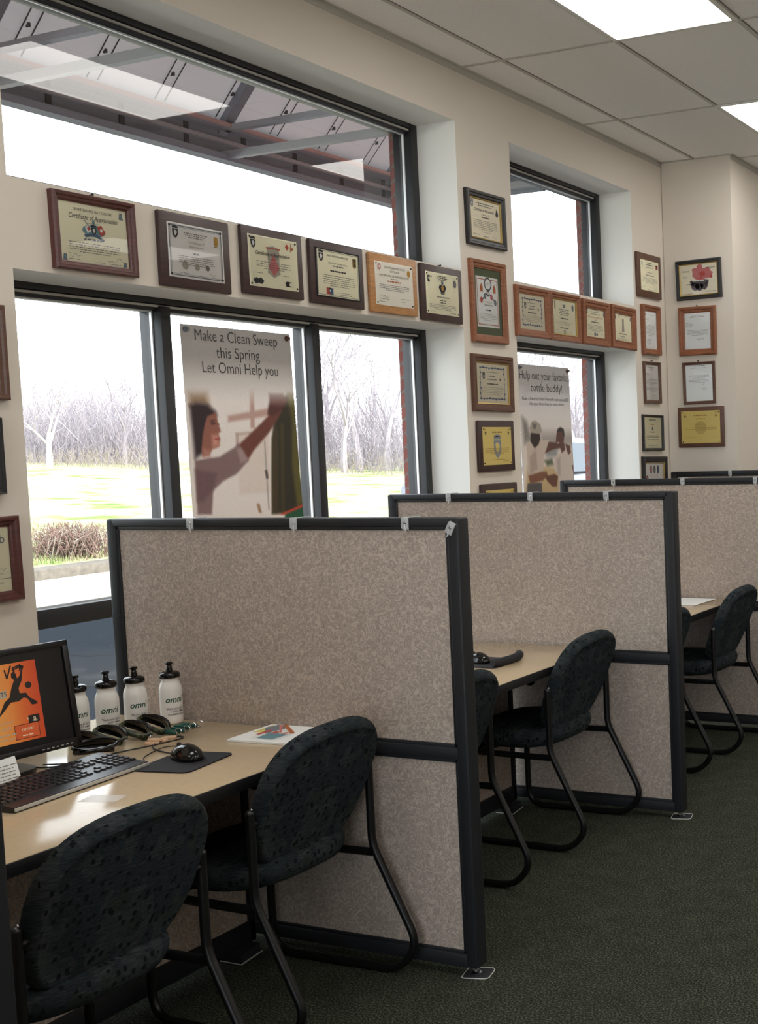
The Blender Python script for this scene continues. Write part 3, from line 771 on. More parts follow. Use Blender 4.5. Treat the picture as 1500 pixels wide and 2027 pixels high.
def framed(label, M, w, h, wood, rail=.03, depth=.022, inner=None, matte=None, mat_w=0., paper='cream_paper', nail=False, glass=True, cat='framed certificate'):
    """moulded picture frame; returns (thing, sheet to print on, paper width, paper height)"""
    t = thing('framed_certificate', label, cat, M)
    MB_ = ring(MB(), w, h, [(0, 0), (0, depth*.75), (rail*.14, depth), (rail*.4, depth*.96), (rail*.52, depth*.72), (rail*.8, depth*.66), (rail*.9, depth*.5), (rail, depth*.46), (rail, depth*.15)], wood)
    MB_.build('frame', t)
    if inner: ring(MB(), w-2*rail, h-2*rail, [(0, depth*.3), (0, depth*.6), (.006, depth*.45), (.006, depth*.2)], inner).build('inner_trim', t)
    z = depth*.3; iw, ih = w-2*rail, h-2*rail
    pw, ph = iw, ih
    if matte:
        MB().box(-iw/2, iw/2, -ih/2, ih/2, z-.002, z, matte).build('mat_board', t); pw, ph = iw-2*mat_w, ih-2*mat_w; z += .0005
    if glass: MB().add([(-iw/2, -ih/2, depth*.42), (iw/2, -ih/2, depth*.42), (iw/2, ih/2, depth*.42), (-iw/2, ih/2, depth*.42)], [(0, 1, 2, 3)], 'picture_glass').build('glass', t)
    if nail: MB().lathe([(.002, -.002), (.002, .012), (.0045, .013), (.0045, .015)], 'black_steel', 10, Matrix.Translation((0, h/2+.006, 0))).build('nail', t)
    s = Sheet(z); s.rect(0, 0, pw, ph, paper, 0)
    return t, s, pw, ph
def plaque(label, M, w, h, wood, margin=.045, plate='cream_paper', depth=.019, tacks='black_steel', glassy=True, cat='plaque', nail=False):
    t = thing('plaque', label, cat, M)
    b = MB().box(-w/2, w/2, -h/2, h/2, 0, depth, wood, .006); b.build('board', t)
    pw, ph = w-2*margin, h-2*margin; z = depth+.001
    if tacks:
        k = MB()
        for sx in (-1, 1):
            for sy in (-1, 1): k.ball((sx*(pw/2-.010), sy*(ph/2-.010), z+.001), .0042, tacks, 1, 1, .6, 10)
        k.build('tacks', t)
    if glassy: MB().add([(-pw/2, -ph/2, z+.002), (pw/2, -ph/2, z+.002), (pw/2, ph/2, z+.002), (-pw/2, ph/2, z+.002)], [(0, 1, 2, 3)], 'picture_glass').build('cover_plate', t)
    if nail: MB().lathe([(.002, -.002), (.002, .012), (.0045, .013), (.0045, .015)], 'black_steel', 10, Matrix.Translation((0, h/2+.006, 0))).build('nail', t)
    s = Sheet(z-.0009); s.rect(0, 0, pw, ph, plate, 0)
    return t, s, pw, ph
CERT = 'certificate'

# --- row between the upper and lower lights of the large window
t, s, w, h = framed('certificate with crossed red flags in red-brown moulded frame, first over the large window', MW(3.011, 2.315, .5), .325, .25, 'cherry_wood', .029, .026, nail=True)
s.text('501ST SIGNAL BATTALION', 0, .075, .0125, 'ink'); s.text('Certificate of Appreciation', 0, .053, .0225, 'ink', shear=.3, width=.19); s.text('presented to', 0, .036, .008, 'grey_ink', shear=.3)
s.disc(0, .012, .045, 'teal_ink', 1, .02); s.poly([(-.035, .022), (-.017, .032), (-.008, .012), (-.026, .002)], 'white_ink', 2); s.poly([(-.027, .02), (-.019, .024), (-.015, .015), (-.023, .011)], 'red_ink', 3)
s.poly([(.012, .028), (.03, .034), (.046, .01), (.026, -.002)], 'red_ink', 2); s.disc(.029, .017, .006, 'white_ink', 3); s.poly([(-.04, -.004), (.0, .004), (.04, -.012), (.036, -.02), (0, -.004), (-.034, -.012)], 'blue_ink', 2)
s.eagle_patch(0, .014, .019); s.poly([(-.004, .03), (.004, .03), (.005, .044), (0, .05), (-.005, .044)], 'teal_ink', 2); s.poly([(-.036, .043), (-.034, .045), (-.006, .012), (-.008, .01)], 'slate_ink', 3)
s.words(0, -.018, .08, .006, 'slate_ink')
s.para(0, -.032, .2, 5, .0075); s.sign(-.08, -.077, .045, 'grey_ink', 2); s.words(-.08, -.088, .05, .0018, 'grey_ink'); s.sign(.08, -.078, .06, 'ink', 4); s.words(.08, -.09, .045, .0018); s.words(.02, -.09, .03, .0015)
for u, v in ((.112, .076), (-.118, -.085), (.118, -.09)): s.poly([(u-.009, v-.012), (u+.009, v-.012), (u+.006, v), (u+.006, v+.011), (u-.005, v+.011), (u-.007, v)], 'slate_ink', 2); s.disc(u, v, .004, 'teal_ink', 3)
s.build(CERT, t)

t, s, w, h = plaque('pale certificate with a double grey border on a dark plaque over the large window', MW(3.441, 2.310), .334, .265, 'dark_wood', .036, 'pale_paper', tacks='black_steel')
s.border(0, 0, w-.014, h-.014, .0035, 'slate_ink'); s.border(0, 0, w-.026, h-.026, .0012, 'slate_ink'); s.eagle_patch(-.095, .062, .026)
s.words(0, .066, .11, .0035, 'grey_ink'); s.words(0, .059, .1, .003, 'grey_ink'); s.words(0, .052, .07, .003, 'grey_ink'); s.poly([(.088, .07), (.106, .07), (.108, .05), (.104, .036), (.09, .036), (.086, .05)], 'gold_ink', 2); s.words(.097, .033, .024, .003, 'brass_ink')
s.text('Certificate of', 0, .034, .014, 'faint_ink', shear=.25); s.text('Appreciation', 0, .02, .013, 'faint_ink', shear=.25); s.words(0, -.005, .03, .006, 'grey_ink')
s.para(0, -.018, .17, 5, .0072); s.disc(-.055, -.05, .015, 'faint_ink'); s.disc(0, -.052, .012, 'faint_ink'); s.disc(.05, -.05, .010, 'grey_ink'); s.words(-.06, -.078, .04, .002); s.words(.02, -.083, .05, .002); s.sign(.075, -.075, .03, 'grey_ink', 6)
s.build(CERT, t)

t, s, w, h = plaque('cream certificate with a faded green and red crest on a dark plaque', MW(3.838, 2.322, .3), .336, .262, 'dark_wood', .032)
s.eagle_patch(-.108, .067, .026); s.words(0, .056, .08, .005, 'red_ink'); s.poly([(.078, .085), (.09, .072), (.078, .058), (.068, .072)], 'red_ink', 2); s.poly([(.1, .09), (.104, .09), (.1, .055), (.096, .055)], 'orange_ink', 2); s.disc(.108, .068, .006, 'orange_ink', 2)
s.poly([(-.034, .04), (-.03, .06), (0, .066), (.03, .06), (.034, .04), (.03, -.02), (.036, -.04), (0, -.058), (-.036, -.04), (-.03, -.02)], 'faint_ink', 1); s.poly([(0, .035), (.03, -.02), (0, -.05), (-.03, -.02)], 'rose_ink', 2)
s.text('Certificate of Appreciation', -.005, .032, .021, 'ink', 4, shear=.3, width=.19); s.para(0, .0, .19, 4, .0085, m='grey_ink'); s.text('PRESENTED TO', 0, .013, .006, 'ink', 4)
s.poly([(-.118, -.075), (-.1, -.064), (-.088, -.068), (-.075, -.062), (-.058, -.075), (-.07, -.088), (-.088, -.084), (-.105, -.09)], 'ink', 2); s.poly([(.058, -.07), (.07, -.064), (.1, -.066), (.084, -.071), (.082, -.08), (.1, -.084), (.064, -.086)], 'ink', 2); s.words(-.085, -.045, .04, .002); s.words(.06, -.045, .04, .002)
s.build(CERT, t)

t, s, w, h = plaque('cream certificate with a small red and blue flag square on a dark plaque', MW(4.222, 2.320, -.3), .340, .263, 'dark_wood', .036, tacks=None)
ring(MB(), w+.012, h+.012, [(0, .019), (0, .0225), (.004, .024), (.006, .021)], 'black_wood').build('inner_trim', t)
s.border(0, 0, w-.008, h-.008, .0018, 'slate_ink'); s.eagle_patch(-.105, .066, .028); s.text('101ST AVIATION BRIGADE', .0, .074, .0115, 'ink', width=.135); s.poly([(.096, .08), (.12, .08), (.12, .045), (.108, .038), (.096, .045)], 'brass_ink', 2); s.poly([(.099, .077), (.108, .06), (.117, .077)], 'ink', 3); s.poly([(.1, .048), (.108, .06), (.116, .048)], 'ink', 3)
s.text('CERTIFICATE OF APPRECIATION', 0, .044, .0085, 'grey_ink'); s.words(0, .033, .07, .005, 'grey_ink'); s.words(0, .012, .1, .006, 'ink'); s.para(.005, -.008, .2, 6, .0085)
s.rect(-.068, -.074, .021, .028, 'red_ink', 2); s.rect(-.047, -.074, .021, .028, 'blue_ink', 2); s.eagle_patch(-.057, -.072, .014); s.para(.045, -.075, .09, 3, .008, m='grey_ink')
s.build(CERT, t)

t, s, w, h = plaque('white certificate with a small gold seal on a light oak plaque', MW(4.607, 2.318, .5), .343, .26, 'light_oak', .034, 'warm_paper')
s.disc(-.105, .073, .011, 'rose_ink', 2, .014); s.disc(-.105, .073, .006, 'white_ink', 3); s.text('106TH TRANSPORTATION', .005, .073, .0135, 'grey_ink', width=.15); s.text('BATTALION', .005, .057, .0125, 'grey_ink'); s.disc(.108, .06, .012, 'gold_ink', 2, .015)
s.text('CERTIFICATE OF APPRECIATION', 0, .037, .0125, 'grey_ink', width=.215); s.words(0, .025, .05, .0025, 'grey_ink'); s.words(0, .013, .1, .006, 'orange_ink'); s.para(0, -.004, .215, 4, .0075); s.sign(-.075, -.055, .06, 'ink', 7); s.words(-.08, -.068, .07, .002); s.words(-.09, -.08, .05, .002); s.words(.075, -.06, .06, .002); s.words(.06, -.072, .03, .002)
s.build(CERT, t)

t, s, w, h = plaque('cream certificate with central eagle crest on dark plaque, last over the large window', MW(4.980, 2.314), .336, .264, 'dark_wood', .034, nail=True)
s.poly([(-.118, .05), (-.098, .05), (-.104, .062), (-.098, .08), (-.118, .08)], 'ink', 2); s.disc(-.108, .067, .005, 'cream_paper', 3); s.disc(-.09, .076, .005, 'ink', 2)
s.words(0, .083, .07, .004, 'ink'); s.words(0, .075, .085, .004, 'ink'); s.words(0, .067, .06, .004, 'ink'); s.disc(.104, .058, .0145, 'slate_ink', 2, .019); s.disc(.104, .058, .009, 'grey_ink', 3, .012)
s.poly([(-.03, .03), (-.02, .046), (0, .04), (.02, .046), (.03, .03), (.018, .012), (.01, .006), (-.01, .006), (-.018, .012)], 'ink', 2); s.poly([(-.01, .038), (.01, .038), (.01, .022), (0, .014), (-.01, .022)], 'gold_ink', 3); s.disc(0, .053, .01, 'slate_ink', 2); s.poly([(-.02, .008), (.02, .008), (.012, -.002), (-.012, -.002)], 'grey_ink', 2)
s.text('Certificate of Appreciation', 0, -.015, .0125, 'ink', shear=.3, width=.105); s.words(0, -.031, .05, .004, 'ink'); s.words(0, -.042, .055, .005, 'ink'); s.para(0, -.053, .215, 4, .007); s.sign(-.085, -.087, .04, 'ink', 9); s.words(.085, -.087, .05, .003)
s.build(CERT, t)

# --- column on the pier between the two windows
t, s, w, h = framed('black frame with gold inner edge, topmost on the pier between the windows', MW(5.404, 2.732, .9), .357, .275, 'black_wood', .036, .024, inner='gold_trim', paper='pink_paper')
s.eagle_patch(-.118, .07, .024, 'slate_ink'); s.words(0, .078, .16, .005); s.words(0, .067, .13, .005); s.text('Certificate of Appreciation', -.01, .045, .021, 'ink', shear=.3, width=.18); s.poly([(.11, .07), (.122, .045), (.11, .022), (.1, .045)], 'ink', 2); s.disc(.11, .04, .013, 'slate_ink', 2)
s.words(0, .022, .04, .003); s.words(0, .01, .06, .006, 'ink'); s.border(0, -.02, .07, .09, .002, 'faint_ink', 1); s.para(0, -.008, .22, 6, .0085, m='grey_ink'); s.words(-.09, -.08, .06, .003); s.words(0, -.085, .05, .003); s.sign(.08, -.085, .04, 'ink', 5); s.build(CERT, t)

t, s, w, h = framed('tall oak frame with a green mat on the pier between the windows', MW(5.398, 2.315, .6), .325, .415, 'oak_wood', .04, .026, matte='green_mat', mat_w=.0, paper='white_paper')
s.v = []; s.f = []; s.m = []; s.smooth = []; s.slots = []
PW, PH = .205, .215; s.rect(-.006, 0, PW, PH+.04, 'white_paper', 0); s.border(-.006, 0, PW-.016, PH+.018, .004, 'orange_ink', 1)
s.disc(0, .092, .034, 'ink', 2); s.disc(0, .092, .027, 'white_paper', 3); s.words(0, .096, .035, .003, 'grey_ink', 4); s.words(0, .088, .03, .003, 'grey_ink', 4)
for u in (-.06, .06): s.poly([(u-.012, .05), (u+.012, .05), (u+.013, .075), (u, .095), (u-.013, .075)], 'orange_ink', 2)
s.eagle_patch(0, .046, .024)
for u, v, m in ((-.03, .03, 'slate_ink'), (.03, .028, 'rose_ink'), (-.064, .008, 'red_ink'), (.064, .002, 'slate_ink')): s.disc(u, v, .012, m, 2, .016)
for sg in (-1, 1): s.poly([(sg*.01, .04), (sg*.06, .004), (sg*.062, .01), (sg*.012, .046)], 'ink', 1)
s.text('Certificate of', 0, .0, .013, 'faint_ink', shear=.3); s.text('Appreciation', 0, -.014, .015, 'grey_ink', shear=.3); s.words(0, -.04, .05, .006, 'ink'); s.para(0, -.06, .16, 5, .008, m='faint_ink'); s.words(-.06, -.115, .03, .003, 'faint_ink'); s.sign(.06, -.118, .03, 'faint_ink', 3); s.build(CERT, t)

def blue_border_cert(s, w, h, k=1.):
    W_, H_ = w*.74, h*.74
    for sg in (-1, 1):
        for i in range(9):
            u = -W_/2+W_*i/8; s.disc(u, sg*(H_/2+.003*math.sin(i*1.57)), .006*k, 'blue_ink', 1)
        s.rect(0, sg*H_/2, W_, .004*k, 'blue_ink', 1)
        for i in range(7):
            v = -H_/2+H_*i/6; s.disc(sg*(W_/2+.004*math.sin(i*2.1)), v, .005*k, 'blue_ink', 1)
        s.rect(sg*W_/2, 0, .004*k, H_, 'blue_ink', 1)
    s.eagle_patch(-W_*.36, H_*.22, .022*k); s.words(0, H_*.36, W_*.5, .004, 'faint_ink'); s.words(0, H_*.24, W_*.25, .005, 'grey_ink'); s.words(0, H_*.13, W_*.4, .005, 'grey_ink'); s.disc(W_*.33, H_*.14, .008*k, 'grey_ink', 2)
    s.words(0, -H_*.02, W_*.45, .006, 'ink'); s.para(0, -H_*.13, W_*.85, 5, .009*k, m='faint_ink'); s.sign(W_*.25, -H_*.4, .03*k, 'grey_ink', 8)
t, s, w, h = framed('brown frame with a blue scalloped border page, below the green-matted frame', MW(5.408, 1.901, -.5), .380, .288, 'brown_wood', .038, .022, inner='gold_trim', paper='pink_paper'); blue_border_cert(s, w, h); s.build(CERT, t)

def gold_crest(s, w, h):
    for u in (-w*.4, w*.4):
        for a in range(6):
            c, d = math.cos(a*PI/3+.3), math.sin(a*PI/3+.3); s.poly([(u-d*.002, h*.34+c*.002), (u+c*.017, h*.34+d*.017), (u+d*.002, h*.34-c*.002)], 'ink', 2)
        s.poly([(u-.016, h*.42), (u, h*.46), (u+.016, h*.42), (u, h*.44)], 'brass_ink', 2)
    s.words(0, h*.36, w*.34, .008, 'brass_ink'); s.words(0, h*.25, w*.24, .006, 'brass_ink')
t, s, w, h = plaque('gold plate with a grey eagle shield on a dark plaque', MW(5.411, 1.579), .341, .263, 'dark_wood', .034, 'gold_plate', glassy=False); gold_crest(s, w, h)
s.poly([(-.034, .035), (-.03, .055), (0, .06), (.03, .055), (.034, .035)], 'slate_ink', 2); s.poly([(-.034, .03), (.034, .03), (.034, -.02), (.02, -.05), (0, -.064), (-.02, -.05), (-.034, -.02)], 'slate_ink', 1); s.poly([(-.02, .012), (.0, .02), (.02, .006), (.016, -.02), (-.004, -.036), (-.016, -.02)], 'gold_plate', 2)
s.para(0, -.012, .22, 4, .0095, m='brass_ink'); s.words(.02, -.07, .1, .003, 'brass_ink'); s.words(.08, -.08, .06, .003, 'brass_ink'); s.build(CERT, t)
t, s, w, h = plaque('gold plate plaque on the pier, half hidden by the second divider', MW(5.419, 1.256, -.3), .342, .259, 'dark_wood', .034, 'gold_plate', glassy=False); gold_crest(s, w, h); s.para(0, 0, .22, 5, .01, m='brass_ink'); s.build(CERT, t)

# --- row over the far window
t, s, w, h = framed('oak frame with a blue scalloped border page, over the far window', MW(5.834, 2.301, .3), .351, .272, 'oak_wood', .042, .026, paper='pink_paper'); blue_border_cert(s, w, h, .95); s.build(CERT, t)
t, s, w, h = framed('oak frame with a small black torch emblem low on its cream page', MW(6.192, 2.302, .1), .348, .274, 'oak_wood', .036, .026, inner='gold_trim')
s.rect(-.105, .065, .012, .045, 'brass_ink', 2); s.poly([(-.02, .075), (-.008, .068), (0, .078), (.008, .068), (.02, .075), (.008, .055), (-.008, .055)], 'slate_ink', 2); s.disc(.1, .062, .013, 'slate_ink', 2, .02)
for k in range(4): s.words(0, .045-.01*k, .11-.02*(k % 2), .005, 'grey_ink')
s.words(0, -.006, .09, .007, 'ink'); s.para(0, -.025, .2, 3, .0085, m='faint_ink'); s.words(0, -.06, .1, .005, 'ink'); s.disc(0, -.083, .014, 'ink', 2); s.disc(0, -.083, .011, 'cream_paper', 3); s.rect(0, -.084, .004, .016, 'ink', 4); s.sign(.07, -.083, .035, 'grey_ink', 3); s.words(-.08, -.075, .02, .003); s.build(CERT, t)
t, s, w, h = framed('oak frame with an orange title line, third in the row over the far window', MW(6.574, 2.299, -.4), .339, .268, 'oak_wood', .045, .026, inner='oak_wood')
s.eagle_patch(-.105, .065, .02); s.words(0, .078, .08, .004); s.words(0, .066, .12, .004); s.words(0, .054, .12, .004); s.disc(.11, .062, .01, 'grey_ink', 2, .02); s.text('CERTIFICATE OF APPRECIATION', 0, .034, .012, 'orange_ink', width=.2); s.words(0, .02, .03, .003); s.words(0, .006, .1, .006, 'ink')
s.para(0, -.012, .19, 5, .0085, m='grey_ink'); s.disc(-.01, -.066, .012, 'slate_ink', 2); s.disc(.015, -.066, .010, 'slate_ink', 2); s.sign(-.07, -.07, .05, 'grey_ink', 2); s.sign(.08, -.06, .04, 'grey_ink', 12); s.build(CERT, t)
t, s, w, h = framed('oak frame with a pale grey column emblem, last over the far window', MW(6.946, 2.299, -.8), .336, .267, 'oak_wood', .045, .026, inner='oak_wood')
s.poly([(-.108, .05), (-.094, .05), (-.097, .075), (-.105, .075)], 'grey_ink', 2); s.disc(.104, .062, .008, 'slate_ink', 2, .014)
for i in range(13): a = PI*(.25+.5*i/12); s.rect(-.085*math.cos(a), .03+.055*math.sin(a)-.0, .006, .006, 'faint_ink', 2)
s.poly([(-.013, .055), (.013, .055), (.013, .03), (.018, -.025), (-.018, -.025), (-.013, .03)], 'faint_ink', 2); s.words(0, -.038, .1, .006, 'grey_ink'); s.words(0, -.055, .06, .004); s.para(0, -.068, .18, 3, .008, m='faint_ink'); s.build(CERT, t)

# --- column at the end of the window wall
t, s, w, h = plaque('cream certificate with a small red and black square on a brown plaque', MW(7.346, 2.667, .7), .365, .285, 'brown_wood', .042, tacks=None)
s.border(0, 0, w, h, .003, 'brass_ink'); s.eagle_patch(-.115, .07, .018, 'slate_ink'); s.words(0, .082, .09, .005, 'ink'); s.words(0, .07, .12, .005, 'ink'); s.text('CERTIFICATE OF', 0, .052, .013, 'ink'); s.text('APPRECIATION', 0, .02, .0125, 'ink'); s.rect(.11, .065, .032, .028, 'ink', 2); s.rect(.103, .06, .016, .018, 'red_ink', 3)
s.words(0, .002, .12, .006, 'grey_ink'); s.para(0, -.015, .22, 5, .008, m='grey_ink'); s.sign(-.09, -.075, .04, 'grey_ink', 4); s.sign(0, -.078, .03, 'grey_ink', 5); s.sign(.09, -.08, .05, 'grey_ink', 6); s.words(0, -.092, .08, .003); s.build(CERT, t)
t, s, w, h = framed('oak frame with a typed letter beyond the far window, left of the room corner', MW(7.352, 2.314, .4), .266, .325, 'oak_wood', .04, .03, paper='white_paper')
s.disc(-.075, .1, .006, 'ink', 2); s.words(.03, .1, .07, .003, 'faint_ink'); s.para(-.05, .075, .05, 4, .009, .002, 'faint_ink'); s.para(0, .03, .15, 9, .008, .002, 'faint_ink'); s.para(-.03, -.06, .06, 5, .008, .002, 'grey_ink'); s.words(0, -.11, .13, .002, 'faint_ink'); s.build(CERT, t)
t, s, w, h = framed('thin brown frame with a typed letter, left of the room corner', MW(7.354, 1.970, .5), .25, .275, 'brown_wood', .022, .02, paper='pale_paper', nail=True)
s.words(0, .1, .09, .003, 'grey_ink'); s.words(0, .09, .06, .003, 'grey_ink'); s.para(-.06, .06, .05, 4, .008, .002, 'faint_ink'); s.para(0, .02, .17, 5, .0085, .002, 'grey_ink'); s.para(0, -.03, .17, 4, .0085, .002, 'grey_ink'); s.words(.04, -.085, .05, .003, 'faint_ink'); s.words(.04, -.1, .05, .002, 'faint_ink'); s.build(CERT, t)
t, s, w, h = framed('thin black frame with a yellowish page and tiny blue seal', MW(7.341, 1.638, -.6), .31, .238, 'black_wood', .018, .02)
s.words(0, .085, .11, .008, 'grey_ink'); s.words(0, .055, .06, .006, 'orange_ink'); s.disc(0, .028, .012, 'blue_ink', 2); s.words(0, .004, .07, .005, 'ink'); s.words(0, -.02, .17, .004, 'grey_ink'); s.words(0, -.028, .19, .004, 'grey_ink'); s.words(0, -.045, .18, .005, 'grey_ink'); s.words(0, -.085, .15, .003, 'faint_ink'); s.words(-.02, -.095, .1, .003, 'faint_ink'); s.build(CERT, t)
t, s, w, h = framed('wide black frame with small oval portraits, half hidden by the third divider', MW(7.346, 1.350, -1.), .372, .262, 'black_wood', .038, .024, inner='gold_trim', paper='pale_paper', cat='picture frame')
s.rect(0, .082, .28, .003, 'grey_ink', 1)
for u, m in ((-.055, 'rose_ink'), (0, 'slate_ink'), (.055, 'blue_ink'), (-.115, 'rose_ink')):
    v = .045 if u > -.1 else -.02
    s.disc(u, v, .018, 'ink', 2, .026); s.disc(u, v, .013, m, 3, .02)
s.build(CERT, t)

# --- column on the return wall
t, s, w, h = framed('slightly tilted black frame with a large red rose print', MR(.259, 2.657, 1.2), .329, .263, 'black_wood', .026, .022, inner='gold_trim', paper='pink_paper')
s.disc(.014, .034, .062, 'rose_ink', .6, .042, 9); s.disc(.002, -.038, .056, 'plum_ink', .6, .03, 9)
rnd = random.Random(2)
for i in range(15):
    a = rnd.uniform(0, 6.28); r = rnd.uniform(.01, .062); u, v = .016+r*math.cos(a)*1.15, .034+r*math.sin(a)*.8; n = 7
    s.poly([(u+rnd.uniform(.016, .03)*math.cos(2*PI*k/n), v+rnd.uniform(.014, .024)*math.sin(2*PI*k/n)) for k in range(n)], rnd.choice(('rose_ink', 'red_ink', 'rose_ink')), 1+i*.12)
for u, v, r in ((-.03, -.045, .034), (.0, -.05, .032), (.035, -.045, .03), (-.045, -.02, .022), (.05, -.018, .022)):
    s.poly([(u+r*(1+.25*math.sin(k*2.3))*math.cos(2*PI*k/9), v+r*(.8+.2*math.cos(k*1.7))*math.sin(2*PI*k/9)) for k in range(9)], 'plum_ink', 3.1)
s.text('Colonel', -.095, .058, .016, 'ink', 5, shear=.3); s.text('Campbell', .09, .072, .016, 'ink', 5, shear=.3); s.text('Cer', -.1, .02, .018, 'ink', 5); s.words(0, -.01, .08, .006, 'white_ink', 5); s.words(-.01, -.03, .16, .005, 'ink', 5); s.words(-.09, -.092, .08, .003); s.words(.09, -.085, .07, .003); s.build(CERT, t)
t, s, w, h = framed('wide oak frame with a white letter, right of the room corner under the rose', MR(.241, 2.314), .271, .325, 'oak_wood', .042, .028, paper='white_paper', nail=True)
s.words(0, .1, .09, .004, 'faint_ink'); s.words(0, .093, .11, .004, 'faint_ink'); s.words(0, .08, .03, .003, 'faint_ink'); s.para(-.06, .055, .05, 5, .008, .002, 'grey_ink'); s.para(0, .005, .15, 5, .008, .0022, 'grey_ink'); s.words(.02, -.055, .05, .003, 'faint_ink'); s.build(CERT, t)
t, s, w, h = framed('thin brown frame with a white letter, right of the room corner', MR(.240, 1.966, .4), .235, .283, 'brown_wood', .02, .02, paper='white_paper', nail=True)
s.words(0, .115, .09, .004, 'ink'); s.words(0, .1, .12, .002, 'faint_ink'); s.para(0, .05, .15, 3, .0085, .0022, 'grey_ink'); s.para(0, .02, .15, 3, .0085, .0022, 'grey_ink'); s.words(.03, -.01, .01, .003, 'faint_ink'); s.para(.035, -.03, .04, 3, .008, .002, 'faint_ink'); s.build(CERT, t)
t, s, w, h = plaque('gold plate with a faint round seal on a brown plaque, right of the corner', MR(.247, 1.669), .338, .272, 'brown_wood', .027, 'gold_plate', glassy=False); gold_crest(s, w, h); s.disc(0, -.005, .042, 'seal_ink', 1, .046)
for k in range(5): s.words(0, .028-.011*k, .08 if k < 3 else .23, .003, 'brass_ink', 2)
s.words(-.085, -.07, .08, .003, 'brass_ink'); s.sign(.09, -.07, .05, 'brass_ink', 6); s.build(CERT, t)

# --- near left, cut by the picture edge
t, s, w, h = framed('brown frame at the left picture edge, highest of three cut-off frames', MW(2.477, 1.906), .36, .29, 'brown_wood', .036, .024); s.para(0, .05, .22, 8, .012); s.build(CERT, t)
t, s, w, h = framed('thin black frame at the left picture edge, middle of three cut-off frames', MW(2.445, 1.590), .35, .235, 'black_wood', .016, .024); s.para(0, .05, .22, 8, .01); s.build(CERT, t)
t, s, w, h = framed('dark cherry frame with a signed cream page, lowest at the left edge', MW(2.482, 1.272, .5), .346, .262, 'cherry_wood', .032, .026)
s.text('b', .118, .062, .04, 'slate_ink'); s.text('e', .1, .062, .03, 'slate_ink'); s.disc(.098, .08, .008, 'slate_ink', 2); s.para(0, .03, .2, 5, .01); s.text('E', .098, -.008, .014, 'ink'); s.sign(.11, -.034, .03, 'ink', 5); s.sign(.105, -.045, .02, 'ink', 9); s.rect(.075, -.06, .13, .0014, 'green_ink', 2); s.disc(.07, -.058, .016, 'green_ink', 2, .004); s.words(.1, -.072, .03, .003); s.build(CERT, t)

# ------------------------------------------------------------------ posters in the windows
POSTER_A=[
 ((120, 85, 50),14,[(27,281),(188,278),(192,340),(40,341)]),
 ((195, 160, 150),4,[(566,259),(607,258),(586,440),(545,440)]),
 ((195, 160, 150),5,[(351,385),(738,348),(734,383),(348,412)]),
 ((225, 212, 205),6,[(418,469),(715,462),(683,735),(396,733)]),
 ((190, 165, 158),4,[(407,461),(431,461),(425,520),(400,520)]),
 ((190, 165, 158),4,[(407,461),(552,456),(551,465),(406,471)]),
 ((45, 40, 25),6,[(778,401),(845,312),(935,279),(1062,282),(1052,802),(997,846),(681,832),(712,647),(751,471)]),
 ((90, 84, 36),8,[(931,266),(1063,277),(1047,788),(941,812),(925,616),(958,418)]),
 ((66, 56, 32),6,[(740,489),(786,427),(810,454),(739,834),(681,832)]),
 ((70, 62, 30),6,[(842,418),(871,418),(803,837),(780,836)]),
 ((45, 30, 35),9,[(36,341),(93,327),(181,336),(248,368),(254,384),(204,422),(152,480),(118,545),(49,569),(45,467)]),
 ((148, 94, 80),3,[(175,387),(248,371),(260,410),(278,453),(257,464),(268,485),(254,519),(196,530),(172,551),(114,562),(104,533),(125,468),(150,418)]),
 ((205, 145, 128),7,[(203,468),(253,468),(255,514),(197,526)]),
 ((178, 124, 108),6,[(118,525),(174,534),(171,563),(111,562)]),
 ((50, 30, 30),2,[(199,418),(240,413),(242,418),(205,425)]),
 ((50, 30, 30),2,[(256,418),(269,420),(268,425),(255,423)]),
 ((60, 38, 35),2,[(191,408),(231,402),(240,407),(197,413)]),
 ((170, 70, 75),2,[(218,483),(265,481),(261,490),(224,490)]),
 ((110, 60, 50),4,[(422,514),(647,418),(724,383),(747,348),(871,356),(812,400),(715,462),(560,539),(492,586)]),
 ((85, 45, 40),5,[(746,278),(887,277),(926,311),(863,356),(771,385),(718,374),(747,313)]),
 ((132, 106, 106),4,[(45,577),(146,569),(249,564),(386,524),(423,505),(463,538),(505,583),(381,643),(267,670),(175,709),(150,812),(37,807)]),
 ((112, 84, 88),8,[(43,614),(220,635),(175,709),(91,755),(43,753)]),
 ((165, 140, 138),6,[(403,529),(446,529),(498,581),(429,597)]),
 ((160, 150, 145),2,[(663,497),(674,497),(659,813),(648,812)]),
 ((70, 60, 55),3,[(647,632),(670,630),(676,668),(654,672)]),
 ((150, 110, 80),4,[(543,782),(568,783),(581,823),(556,822)]),
 ((195, 72, 52),2,[(746,839),(1053,795),(1051,808),(806,843)]),
 ((25, 85, 55),2,[(816,841),(1053,809),(1039,931),(737,914)]),
]
